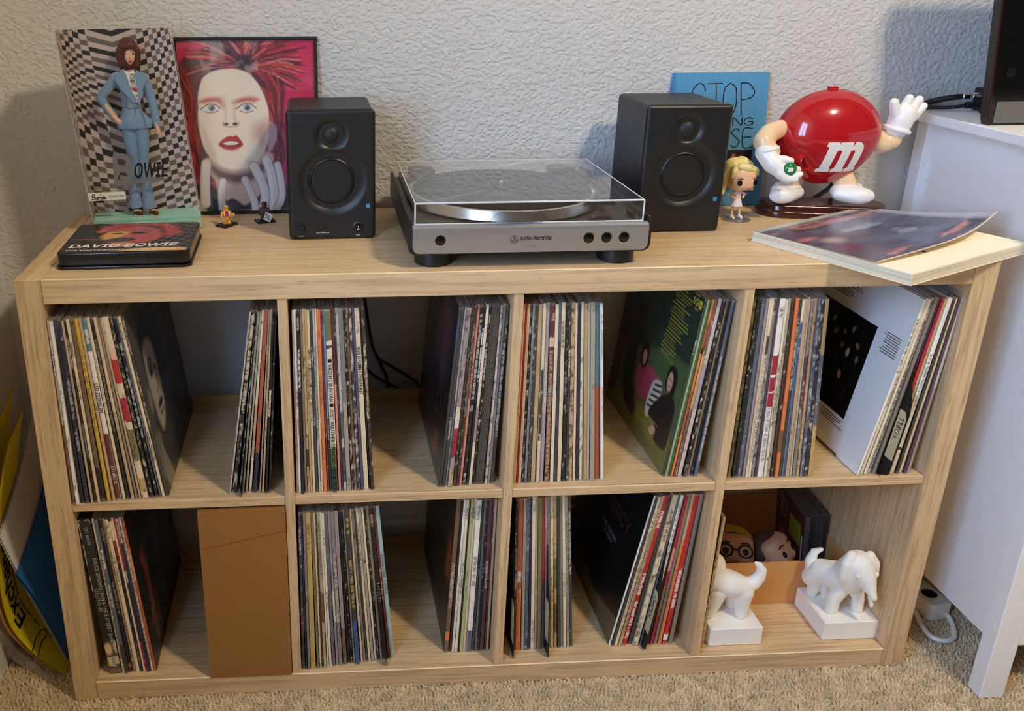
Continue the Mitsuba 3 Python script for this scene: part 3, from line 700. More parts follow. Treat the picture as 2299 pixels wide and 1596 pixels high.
def dark_cover():
    p = Print(S_, S_, 70, 70, (30, 28, 32))
    p.c *= (.7 + .6 * p.n(8, 8, 3))[:, None]
    p.fill([(.14, .2), (.2, .3), (.27, .26), (.24, .15)], (70, 48, 56), .04)
    p.line([(.20, .02), (.215, .13), (.22, .2)], (96, 92, 96), .0014, .002); p.line([(.25, .03), (.255, .1), (.23, .15)], (90, 88, 92), .0014, .002)
    p.line([(.13, .19), (.14, .28)], (70, 68, 72), .0012, .002)
    p.fill([(.22, .02), (.25, .02), (.255, .06), (.225, .06)], (110, 50, 34), .01)
    cover_on('upper second', 'right', 'first', p, 'print_gloss')
    p = Print(S_, S_, 70, 70, (20, 18, 18))
    p.fill([(.03, .07), (.045, .1), (.05, .17), (.04, .2), (.06, .22), (.09, .2), (.075, .15), (.08, .06)], (92, 42, 34), .012, warp=.01)
    p.fill([(.13, .12), (.15, .22), (.19, .26), (.2, .2), (.17, .14)], (60, 22, 24), .02, warp=.01)
    p.fill([(.045, .03), (.06, .1), (.09, .1), (.095, .03), (.07, .01)], (74, 54, 40), .012, warp=.02)
    for j in range(7): p.line([(.055 + j * .006, .1), (.052 + j * .007, .06), (.058 + j * .006, .025)], (150, 126, 96), .0012, .001, alpha=.7)
    cover_on('lower leftmost', 'left', 'last', p)
    p = Print(S_, S_, 60, 60, (44, 34, 28))
    p.c *= (.6 + .8 * p.n(50, 6, 4))[:, None]
    p.fill([(.26, .14), (.31, .15), (.315, .21), (.28, .22)], (120, 62, 30), .03)
    cover_on('lower second', 'right', 'first', p)
    p = Print(S_, S_, 60, 60, (16, 18, 17))
    p.fill([(-.02, -.02), (.32, -.02), (.32, .058), (.19, .03), (.14, .045), (-.02, .03)], (92, 78, 58), .003, False)
    cover_on('lower third', 'right', 'first', p)
    k, M, th, hh = STACK_INFO[('lower third', 'right', 'first')]
    F = frame_xf((-.0007, .3138, 0), (0, -1, 0), (0, 0, 1))
    mat('ink_wine', (84, 34, 42), .6, .3); mat('ink_ash', (120, 118, 116), .6, .3)
    obj('lettering', put(cat_([moved(text('SISTERS', .024, False, .0001), (.09, .245, 0)), moved(text('OF MERCY', .026, False, .0001), (.085, .198, 0))]), M @ F), 'ink_wine', k)
    obj('lettering', put(cat_([moved(text('THE SISTERS', .0088, False, .0001), (.15, .158, 0)), moved(text('OF MERCY', .007, False, .0001), (.165, .146, 0))]), M @ F), 'ink_ash', k)
dark_cover()
# ---------------------------------------------------------------- other things in the compartments
# thick boxed set at the far left of the lower row
def boxed_set():
    h, th = .313, .0212
    k = thing('boxed_set', 'thick black boxed set with silver lettering, first in the lower leftmost compartment', 'boxed set')
    lean = math.atan2(.0378 - .0584, h)
    M = np.eye(4); M[:3, :3] = rodrigues((0, 1, 0), lean)[:3, :3]; M[:3, 3] = (.0584, .0196, LO + .0004)
    obj('box', put(box(0, th, .0006, .31, 0, h, .0008), M), 'black_satin', k)
    p = Print(th - .001, h - .001, 24, 320, (34, 32, 31))
    p.c *= (.9 + .2 * p.n(90, 20, 2))[:, None]
    p.fill([(-.01, .012), (.03, .012), (.03, .062), (-.01, .062)], (88, 82, 76), .03, False)
    p.spot(.006, .052, .006, .012, (214, 186, 142), .6); p.spot(.019, .056, .004, .012, (214, 186, 142), .6)
    p.fill([(.0012, .016), (.0135, .013), (.014, .019), (.0205, .019), (.0205, .036), (.0012, .034)], (206, 184, 142), .0012, False)
    p.fill([(-.01, -.01), (.03, -.01), (.03, .010), (-.01, .010)], (112, 90, 72), .002, False)
    rng = np.random.default_rng(4)
    for q in range(26):
        z = h - rng.uniform(0, .14); p.line([(.0004, z), (.0004 + rng.uniform(0, .0008), z - rng.uniform(.002, .008))], (206, 196, 172), .0011, .0008, False)
    p.line([(.003, h - .002), (.0005, h - .004), (.0009, h - .012)], (214, 204, 180), .0016, .001); p.line([(.012, h - .003), (.018, h - .003), (.019, h - .008)], (190, 180, 160), .0012, .001)
    m, c = p.mesh(M @ frame_xf((.0005, .0001, .0005), (1, 0, 0), (0, 0, 1)))
    obj('spine_print', m, 'print_satin', k, color=c)
    mat('ink_silver', (176, 178, 172), .5, .4); mat('ink_sea', (120, 140, 128), .6, .3)
    def down(s_, top, size, length, u, mm, bold=False):
        tm = text(s_, size, bold, .0002, width=length); tm.apply_translation((0, -size / 2, 0))
        obj('lettering', put(put(tm, frame_xf((u, -.0004, top), (0, 0, -1), (1, 0, 0))), M), mm, k)
    down('CXT 40558', h - .015, .0050, .034, .0118, 'ink_silver')
    down('BRUCE SPRINGSTEEN & THE E STREET BAND', h - .075, .0060, .175, .0155, 'ink_silver')
    down('LIVE/1975-85', h - .136, .0060, .046, .0075, 'ink_silver')
    down('CASSETTE', .0345, .0040, .022, .0115, 'ink_sea')
boxed_set()

# brown cardboard magazine file
def magazine_file():
    k = thing('magazine_file', 'brown cardboard magazine file with slanted lid seam, right of the lower leftmost compartment', 'magazine file')
    mat('card_brown', (142, 98, 50), .75, .25)
    x0, x1, y0, y1, z0, zt = .2345, .3742, -.0032, .30, LO + .0004, LO + .3335
    zl, zr = .3005, .3318
    def slab(ya, a, b, c, d):        # front polygon x0..x1 extruded in y
        P = [(x0, a), (x1, b), (x1, d), (x0, c)]
        return hull([(px, yy, pz) for px, pz in P for yy in (ya, y1)])
    obj('body', slab(y0 + .0018, z0, z0, zl - .0006, zr - .0006), 'card_brown', k)
    obj('lid', slab(y0, zl + .0004, zr + .0004, zt - .002, zt), 'card_brown', k)
magazine_file()

def strip_(x0, x1, y, z, h, label, torn, seed):
    rng = np.random.default_rng(seed)
    n = 40; xs = np.linspace(x0, x1, n)
    up = h + (rng.normal(0, .0012, n).cumsum() * .35 if torn else np.zeros(n)); up = np.clip(up, h * .7, h * 1.3)
    P = sg.Polygon([(x0, 0)] + [(x1, 0)] + [(a, b) for a, b in zip(xs[::-1], up[::-1])])
    m = extrude(P, .004); m.apply_transform(frame_xf((0, y + .004, z + .0005), (1, 0, 0), (0, 0, 1)))
    mat('cardboard', (168, 128, 84), .85, .2) if 'cardboard' not in scene else None
    tag(obj('cardboard_strip', m, 'cardboard'), label, 'cardboard strip')
strip_(CX[0][0] + .01, CX[0][1] - .01, .336, UP, .024, 'plain brown cardboard strip across the back of the upper leftmost compartment', False, 1)
strip_(CX[1][0] + .004, CX[1][1] - .004, .336, UP, .027, 'torn brown cardboard strip across the back of the upper second compartment', True, 2)
strip_(CX[1][0] + .004, CX[1][1] - .004, .358, LO, .027, 'brown cardboard strip across the back of the lower second compartment', False, 3)

# black divider sheets with a tab that stands out in front of the records
def divider_sheet(xb, xt, y, zf, tab0, tab1, yt, label, words=None, lab_z=(.045, .115), first=False):
    k = thing('record_divider', label, 'record divider')
    lean = math.atan2(xt - xb, .31)
    M = np.eye(4); M[:3, :3] = rodrigues((0, 1, 0), lean)[:3, :3]; M[:3, 3] = (xb, 0, zf + .0006)
    P = sg.Polygon([(y + .25, 0), (y + .25, tab1 + .06), (y + .004, tab1 + .06), (y, tab1 + .03), (y - .004, tab1), (yt + .003, tab1 - .035), (yt, tab1 - .05), (yt, tab0 + .004), (yt + .004, tab0), (y, 0)]).buffer(.0015)
    m = extrude(P, .0009); m.apply_transform(M @ np.array([[0, 0, 1, 0], [1, 0, 0, 0], [0, 1, 0, 0], [0, 0, 0, 1.]]))
    obj('sheet', m, 'black_satin', k)
    if words is not None:
        mat('tape', (190, 178, 140), .6, .3) if 'tape' not in scene else None
        F = M @ frame_xf((-.0004, yt + .0225, 0), (0, -1, 0), (0, 0, 1))
        L = extrude(sg.Polygon([(.001, lab_z[0]), (.0215, lab_z[0]), (.0215, lab_z[1] - .01), (.016, lab_z[1]), (.001, lab_z[1])]), .0003)
        obj('tape_label', put(L, F), 'tape', k)
        if len(words):
            obj('handwriting', put(strokes([[(a, b) for a, b in s_] for s_ in words], .0011, .0002), F @ frame_xf((.0115, lab_z[1] - .012, .0004), (0, -1, 0), (1, 0, 0))), 'ink_black', k)
n1980 = [[(0, .004), (.003, .006), (.003, -.006)], [(.0095, .002), (.0075, .005), (.0095, .006), (.0105, .003), (.008, .002)], [(.0105, .004), (.011, -.006)], [(.019, .004), (.016, .005), (.016, .001), (.019, -.003), (.0165, -.006), (.015, -.003), (.0185, .001), (.019, .004)],
         [(.026, .005), (.0225, .002), (.0225, -.004), (.026, -.006), (.0285, -.002), (.0275, .004), (.026, .005)], [(.0365, .0005), (.034, .001), (.034, -.0015), (.0365, -.003), (.0365, -.0055), (.0335, -.0055)]]
comp_ = [[(.006, .004), (.002, .005), (0, 0), (.003, -.005), (.006, -.004)], [(.01, .003), (.008, 0), (.01, -.003), (.012, 0), (.01, .003)], [(.014, -.004), (.015, .003), (.017, -.002), (.019, .003), (.020, -.004)], [(.023, -.007), (.024, .003), (.027, .001), (.024, -.001)],
         [(.030, .005), (.030, -.004)], [(.033, .002), (.033, -.004)], [(.036, .001), (.039, .002), (.037, -.003), (.040, -.003)], [(.043, .005), (.043, -.004), (.045, -.004)], [(.042, .002), (.046, .002)]]
divider_sheet(1.3580, 1.394, .016, UP, .010, .172, -.008, 'black divider tab lettered 1980s in the upper rightmost compartment', n1980, (.036, .122))
divider_sheet(.7640, .7545, .034, LO, .0, .16, .0145, 'black divider tab at the far left of the lower third compartment', [], (.03, .115))
divider_sheet(.8255, .8125, .034, LO, .0, .16, .0130, 'black divider tab between two groups of records in the lower third compartment', [], (.03, .115))
divider_sheet(1.0005, 1.0380, .034, LO, .004, .165, .018, 'black divider tab with handwritten tape in the right stack of the lower third compartment', comp_, (.036, .122))
divider_sheet(.5395, .5090, .022, LO, .0, .12, .0085, 'black divider tab near the right end of the stack in the lower second compartment')
divider_sheet(.3045, .3440, .020, UP, .0, .08, .0075, 'black divider tab at the foot of the right stack in the upper leftmost compartment')

# two old worn albums beside the animal sculpture
def old_album(x0, xt, th, col_, label, y):
    k = thing('worn_album', label, 'record', 'worn albums in the lower rightmost compartment')
    lean = math.atan2(xt - x0, .31)
    M = np.eye(4); M[:3, :3] = rodrigues((0, 1, 0), lean)[:3, :3]; M[:3, 3] = (x0, y, LO + .0006)
    rng = np.random.default_rng(int(th * 1e5))
    m, C = record_mesh(th, .272, col_, (('w', .5), ('k', .3)) if col_ != 'black' else (('w', .12),), rng)
    obj('sleeve', put(m, M), 'print_satin', k, color=C)
old_album(1.0985, 1.1010, .0055, 'black', 'black worn album spine, left of two, against the third divider in the lower rightmost compartment', .024)
old_album(1.1052, 1.1105, .0052, 'tan', 'tan worn album spine, right of two, beside the left white animal sculpture', .0235)

# cardboard tray with two figurines and CD cases
tray = thing('cardboard_tray', 'low orange-brown cardboard tray behind the white sculptures in the lower rightmost compartment', 'cardboard box')
mat('card_orange', (206, 150, 92), .7, .25)
tx0, tx1, ty0, ty1, tz = 1.1215, 1.4295, .1345, .372, LO + .0006
obj('base', box(tx0, tx1, ty0, ty1, tz, tz + .002), 'card_orange', tray)
xs = np.linspace(tx0, tx1, 60); rg = np.random.default_rng(11)
topz = .0925 + meshkit.noise(np.c_[xs * 120, xs * 0, xs * 0]) * .0016
m = extrude(sg.Polygon([(tx0, 0), (tx1, 0)] + list(zip(xs[::-1], topz))), .0028); m.apply_transform(frame_xf((0, ty0 + .0028, tz), (1, 0, 0), (0, 0, 1)))
obj('front_panel', m, 'card_orange', tray)
obj('back_panel', box(tx0, tx1, ty1 - .0028, ty1, tz + .002, tz + .093), 'card_orange', tray)
for q in (tx0, tx1 - .0028): obj('side_panel', box(q, q + .0028, ty0 + .003, ty1 - .003, tz + .002, tz + .093), 'card_orange', tray)

mat('skin_light', (214, 164, 130), .45, .4); mat('hair_black', (26, 22, 20), .5, .4); mat('hair_brown', (78, 58, 50), .55, .35); mat('cap_yellow', (196, 164, 44), .5, .4); mat('grey_cloth', (110, 110, 112), .6, .3)
def lying_figure(c, yaw, hat):
    if hat:
        k = thing('vinyl_figure', 'big-headed vinyl figure with black glasses and a yellow cap lying in the cardboard tray', 'figurine')
    else:
        k = thing('vinyl_figure', 'big-headed vinyl figure with brown hair lying in the cardboard tray', 'figurine')
    M = np.eye(4); M[:3, :3] = (rodrigues((0, 0, 1), yaw) @ rodrigues((1, 0, 0), -.75))[:3, :3]; M[:3, 3] = c
    def P_(m): return put(m, M)
    head = rbox(.078, .066, .062, .026, 6, .018); head.apply_translation((0, 0, -.031)); head = head.subdivide(); trimesh.smoothing.filter_taubin(head, iterations=6)
    obj('head', P_(head), 'skin_light', k, True)
    hair = ball(.043, (0, .009, .009), (1.0, .86, .82)); hair = trimesh.intersections.slice_mesh_plane(hair, (0, .45, 1), (0, -.012, .006), cap=True)
    obj('hair', P_(hair), 'hair_black' if hat else 'hair_brown', k, True)
    if hat:
        cap = ball(.046, (0, .014, .014), (1, .85, .85)); cap = trimesh.intersections.slice_mesh_plane(cap, (0, .35, 1), (0, .008, .022), cap=True)
        obj('cap', P_(cap), 'cap_yellow', k, True)
        g = []
        for sx in (-1, 1):
            a = np.linspace(0, 2 * math.pi, 25); g.append(tube(np.c_[.018 * sx + .0125 * np.cos(a), np.full(25, -.0345), -.006 + .0115 * np.sin(a)], .0018, 6, False))
        g.append(tube([(-.006, -.0345, -.004), (.006, -.0345, -.004)], .0016, 6))
        obj('glasses', P_(cat_(g)), 'black_satin', k, True)
    for sx in (-1, 1):
        obj('eye', P_(ball(.0062, (.018 * sx, -.032, -.007), (1, .35, 1), 2)), 'black_gloss', k, True)
        obj('eyebrow', P_(tube([(.010 * sx, -.0345, .008), (.018 * sx, -.0345, .0105), (.026 * sx, -.0335, .008)], .0013, 6)), 'hair_black', k, True)
    body = bones([[(0, .004, -.035, .016), (0, .006, -.066, .012)], [(-.014, .004, -.04, .007), (-.024, -.004, -.058, .006)], [(.014, .004, -.04, .007), (.024, -.004, -.058, .006)]], .004, 8)
    obj('body', P_(body), 'grey_cloth', k, True)
lying_figure((1.232, .205, .112), -.25, True)
lying_figure((1.315, .205, .104), .75, False)

# CD cases standing at the right of the tray
mat('clear_case', (70, 70, 72), .15, .6)
for q in range(5):
    k = thing('cd_case', f'CD case standing in the cardboard tray, {ordinal(q + 1)} from the left', 'CD case', 'CD cases in the cardboard tray')
    x0 = 1.366 + q * .0112
    M = np.eye(4); M[:3, :3] = (rodrigues((0, 0, 1), -.10) @ rodrigues((0, 1, 0), -.10))[:3, :3]; M[:3, 3] = (x0 + .010, .196 + q * .004, tz + .0035 + (.02 if q < 3 else .014))
    obj('case', put(box(0, .0102, 0, .142, 0, .125, .001), M), 'clear_case', k)
    m, c = Print(.0082, .119, 4, 60, [(70, 70, 70), (40, 40, 42), (52, 52, 56), (60, 58, 60), (44, 44, 48)][q]).mesh(M @ frame_xf((.001, -.0005, .003), (1, 0, 0), (0, 0, 1)))
    obj('spine_card', m, 'print_satin', k, color=c)
    if q == 0:
        p = Print(.140, .123, 70, 62, (60, 34, 34)); p.c *= (.6 + .8 * p.n(30, 30, 5))[:, None]
        p.fill([(.07, .04), (.125, .045), (.125, .095), (.07, .09)], (116, 124, 40), .002, False)
        for j in range(5): p.line([(.076, .083 - j * .009), (.118, .087 - j * .009)], (40, 44, 22), .002, .0015, False, .8)
        a = np.linspace(0, 14, 90); p.line(np.c_[.035 + .024 * np.cos(a * 1.3) * np.cos(a * .21), .085 + .022 * np.sin(a)], (150, 120, 112), .0012, .001, False)
        p.fill([(.02, .0), (.06, .0), (.07, .03), (.03, .035)], (116, 66, 66), .006)
        p.fill([(.128, .01), (.134, .01), (.134, .075), (.128, .075)], (170, 168, 160), .001, False)
        m, c = p.mesh(M @ frame_xf((-.0006, .141, .001), (0, -1, 0), (0, 0, 1)))
        obj('front_card', m, 'print_gloss', k, color=c)

# two white animal sculptures on block plinths
def sculpture_right():
    k = thing('animal_sculpture', 'white long-nosed animal sculpture on a block facing right, beside the right panel of the shelf', 'sculpture')
    obj('plinth', box(1.3318, 1.4318, .0278, .1315, LO + .0004, LO + .0392, .0015), 'white_resin', k)
    zb = LO + .039
    b = bones([
        [(1.343, .108, .117, .019), (1.352, .098, .137, .022), (1.366, .078, .142, .026), (1.381, .062, .146, .028), (1.381, .056, .165, .029)],     # rump to shoulder
        [(1.381, .056, .165, .029), (1.383, .047, .186, .026)],
        [(1.383, .047, .186, .026), (1.389, .034, .173, .019), (1.396, .018, .150, .0088), (1.3985, .012, .141, .006)],                             # muzzle
        [(1.372, .060, .135, .017), (1.358, .058, .105, .0115), (1.357, .057, zb + .008, .0110)],
        [(1.392, .060, .135, .016), (1.404, .058, .105, .0105), (1.405, .057, zb + .008, .0100)],
        [(1.349, .103, .118, .014), (1.346, .106, zb + .008, .010)], [(1.360, .100, .118, .014), (1.372, .106, zb + .008, .010)],
    ], .003, 16)
    tail = bones([[(1.343, .110, .122, .014), (1.339, .118, .145, .010), (1.344, .120, .163, .007), (1.354, .116, .171, .004)]], .003, 8)
    obj('body', b, 'white_resin', k, True)
    obj('tail', tail, 'white_resin', k, True)
    for sx, P in ((-1, [(1.366, .046, .207, .0085), (1.359, .043, .192, .0105), (1.357, .043, .166, .0095), (1.3605, .044, .147, .005)]), (1, [(1.400, .046, .205, .0085), (1.409, .044, .190, .0095), (1.412, .044, .166, .0085), (1.410, .044, .150, .005)])):
        e = bones([P], .003, 8); obj('ear', e, 'white_resin', k, True)
    obj('eye', ball(.0042, (1.3715, .0265, .178)), 'white_resin', k, True); obj('eye', ball(.0042, (1.4065, .0285, .178)), 'white_resin', k, True)
    obj('tongue', bones([[(1.3965, .0165, .137, .0045), (1.3975, .013, .129, .0038), (1.398, .012, .124, .003)]], .002, 6), 'white_resin', k, True)
sculpture_right()
def sculpture_left():
    k = thing('animal_sculpture', 'white animal sculpture with a raised curled tail on a block, beside the worn albums', 'sculpture')
    obj('plinth', box(1.1200, 1.2166, .0246, .125, LO + .0004, LO + .0378, .0015), 'white_resin', k)
    zb = LO + .0376
    b = bones([
        [(1.135, .070, .150, .024), (1.160, .065, .143, .025), (1.182, .062, .138, .020), (1.192, .060, .140, .015)],
        [(1.186, .060, .130, .020), (1.186, .056, .100, .0125), (1.187, .054, zb + .008, .0100)],
        [(1.176, .076, .130, .017), (1.180, .082, .100, .012), (1.182, .084, zb + .008, .010)],
        [(1.140, .062, .130, .018), (1.130, .060, zb + .010, .011)], [(1.140, .084, .130, .018), (1.132, .090, zb + .010, .011)],
        [(1.135, .070, .150, .024), (1.135, .078, .178, .019), (1.137, .092, .170, .010)],
    ], .003, 16)
    obj('body', b, 'white_resin', k, True)
    obj('tail', bones([[(1.188, .060, .140, .0145), (1.203, .060, .146, .0125), (1.2125, .060, .158, .0105), (1.2150, .060, .172, .0085), (1.209, .060, .183, .0058), (1.2015, .060, .1885, .0025)]], .003, 10), 'white_resin', k, True)
sculpture_left()

# loose black cables behind the upper second compartment
for q, (P, lab) in enumerate([([(.51, .3965, .72), (.517, .3965, .65), (.524, .3965, .584), (.537, .3965, .492), (.553, .3965, .45), (.567, .3965, .414), (.5685, .3965, .37), (.565, .3965, .30)], 'long black cable hanging behind the upper second compartment'),
                             ([(.50, .3972, .47), (.534, .3972, .427), (.564, .3972, .405), (.589, .3972, .391), (.62, .3972, .37)], 'short black cable slanting across the hanging cable behind the upper second compartment'),
                             ([(.553, .3985, .453), (.58, .3985, .436), (.608, .3985, .416), (.628, .3985, .40), (.64, .3985, .37)], 'black cable branching to the right behind the upper second compartment')]):
    tag(obj('cable', tube(catmull(P, 6), .0028, 8), 'black_satin', smooth=True), lab, 'cable')
# ---------------------------------------------------------------- things on the left of the shelf top
# frosted acrylic sheet behind the boxed doll
m = box(-.085, .085, -.0015, .0015, 0, .150, .0006)
m.apply_transform(trimesh.transformations.translation_matrix((.105, .366, H + .0008)) @ rodrigues((1, 0, 0), -.13))
tag(obj('acrylic_sheet', m, 'frosted'), 'small frosted acrylic sheet leaning on the wall behind the boxed doll', 'acrylic sheet')

BX, BY, BA, BW, BD, BH, BB, BS = .0636, .2402, .1713, .1785, .0603, .3290, .0222, -.0850
_u = np.array([math.cos(BA), math.sin(BA), 0]); _n = np.array([-math.sin(BA), math.cos(BA), 0])
M_UP = np.eye(4); M_UP[:3, 0] = _u; M_UP[:3, 1] = _n; M_UP[:3, 3] = (BX, BY, H + .0006)     # local (across, into the box, up)
M_BOX = M_UP.copy(); M_BOX[:3, 2] = np.array([0, 0, 1]) + BS * _u                                 # the leaning box itself
def in_box(m):
    m = m.copy(); m.vertices = m.vertices @ M_BOX[:3, :3].T + M_BOX[:3, 3]; return m

def doll_box():
    k = thing('doll_box', 'tall clear display box with a black and white op-art backdrop and a mint base', 'display box')
    mat('mint', (160, 208, 190), .45, .4); mat('box_card', (206, 196, 190), .6, .3)
    W_, D_, Z_ = BW, BD, BH
    obj('base', in_box(cat_([box(0, W_, .001, D_, 0, BB * .72, .001), box(.0015, W_ - .0015, .004, D_, BB * .72, BB, .0008)])), 'mint', k)
    p = Print(W_ - .004, Z_ - BB - .003, 190, 350, (200, 186, 180))
    X, Y = p.x / p.w, p.y / p.h
    cx = .52 + .06 * np.sin(Y * 5)
    ridge = 1 - np.abs(X - cx) / .55
    i = np.floor(12 * X + 1.6 * np.sin(2.2 * X * math.pi) * (.4 + Y) - 1.8 * (X - .5) * (1 - Y) * 2)
    j = np.floor(36 * Y + 3.4 * ridge + 3.2 * np.sin(math.pi * Y) * (1 - X) ** 2 * np.cos(2 * math.pi * (Y - .1)) + 40)
    on = (i + j) % 2 == 1
    dk = ((i * 3 + j) // 2) % 2 == 0
    p.c[on & dk] = lin((38, 35, 36)); p.c[on & ~dk] = lin((112, 100, 96))
    m, c = p.mesh(frame_xf((.002, D_ - .0015, BB), (1, 0, 0), (0, 0, 1)))
    obj('backdrop_print', in_box(m), 'print_satin', k, color=c)
    q = Print(.052, Z_ - BB - .003, 30, 160, (200, 186, 180))
    i = np.floor(q.x / .0075 + 9 + 12 * q.y); j = np.floor(q.y / .0095 + q.x * 40); on = (i + j) % 2 == 1
    q.c[on & (j % 4 < 2)] = lin((46, 42, 42)); q.c[on & (j % 4 >= 2)] = lin((112, 100, 96))
    m, c = q.mesh(frame_xf((.0018, .006, BB), (0, 1, 0), (0, 0, 1)))
    obj('side_print', in_box(m), 'print_satin', k, color=c)
    obj('back_card', in_box(box(.001, W_ - .001, D_ - .0012, D_, BB, Z_ - .002)), 'box_card', k)
    obj('side_card', in_box(box(.0005, .0013, .004, D_ - .002, BB, Z_ - .002)), 'box_card', k)
    def pane(P): return in_box(trimesh.Trimesh(np.array(P, float), [[0, 1, 2], [0, 2, 3]], process=False))
    obj('front_cover', pane([(0, 0, .0005), (W_, 0, .0005), (W_, 0, Z_), (0, 0, Z_)]), 'acrylic', k)
    obj('side_cover', pane([(W_, 0, .0005), (W_, D_, .0005), (W_, D_, Z_), (W_, 0, Z_)]), 'acrylic', k)
    obj('top_cover', pane([(0, 0, Z_), (W_, 0, Z_), (W_, D_, Z_), (0, D_, Z_)]), 'acrylic', k)
    # folded plastic edges catch the light
    e = []
    for a, b in (((0, 0, 0), (0, 0, Z_)), ((W_, 0, 0), (W_, 0, Z_)), ((0, 0, Z_), (W_, 0, Z_)), ((W_, D_, 0), (W_, D_, Z_)), ((0, D_, Z_), (W_, D_, Z_)), ((0, 0, Z_), (0, D_, Z_)), ((W_, 0, Z_), (W_, D_, Z_))):
        e.append(tube([a, b], .0006, 6))
    for z in e: obj('cover_edge', in_box(z), 'clear_film', k)
    Fp = M_UP @ frame_xf((0, -.0006, 0), (1, 0, 0), (0, 0, 1))
    mat('foil_grey', (112, 110, 108), .35, .6)
    B = text('B', .052, True, .0002, width=.029, shear=.05); obj('lettering', put(moved(B, (.0385, .0805, 0)), Fp), 'foil_grey', k, label='large grey foil letter')
    sw = extrude(sg.Polygon(catmull([(.052, .078), (.075, .083), (.098, .0865), (.101, .083), (.124, .0868), (.127, .091), (.118, .0885), (.095, .0905), (.072, .087), (.060, .085)], 5, True)), .0002)
    obj('lettering', put(sw, Fp), 'foil_grey', k)
    t_ = text('OWIE', .0236, True, .0002, width=.0545, shear=.14); obj('lettering', put(moved(t_, (.0715, .0925, 0)), Fp), 'ink_black', k, label='black slanted lettering')
    st = box(-.0045, .0555, -.0009, -.0003, .0570, .0702); st.apply_transform(M_UP); obj('sticker', st, 'ink_white', k, label='white sticker')
    bb = [[(0, 0), (.001, .0075), (.0015, .0085), (.0042, .0088), (.0046, .0068), (.002, .0048), (.005, .004), (.0046, .0012), (.0012, .0004)],
          [(.0098, .0038), (.0078, .0042), (.0066, .0018), (.0076, .0002), (.0094, .002), (.010, .004), (.0094, .0006), (.0106, .0008)], [(.0108, .0006), (.0120, .0042), (.0126, .0034), (.0138, .0038)], [(.0146, .0092), (.0142, .0004), (.0164, .0008), (.0170, .0028), (.0158, .0038), (.0144, .0024)],
          [(.0182, .0038), (.0178, .0006), (.0190, .0008)], [(.0186, .0056), (.0187, .0058)], [(.0198, .0018), (.0218, .0024), (.0214, .0042), (.0200, .0034), (.0198, .0010), (.0216, .0002), (.0230, .0012)]]
    obj('lettering', put(moved(strokes(bb, .0011, .0002), (.0012, .0590, .0006)), Fp), 'ink_black', k)
    sg_ = text('SIGNATURE', .0030, False, .0002, width=.0255); obj('lettering', put(moved(sg_, (.0280, .0615, .0006)), Fp), 'ink_dim', k)
doll_box()

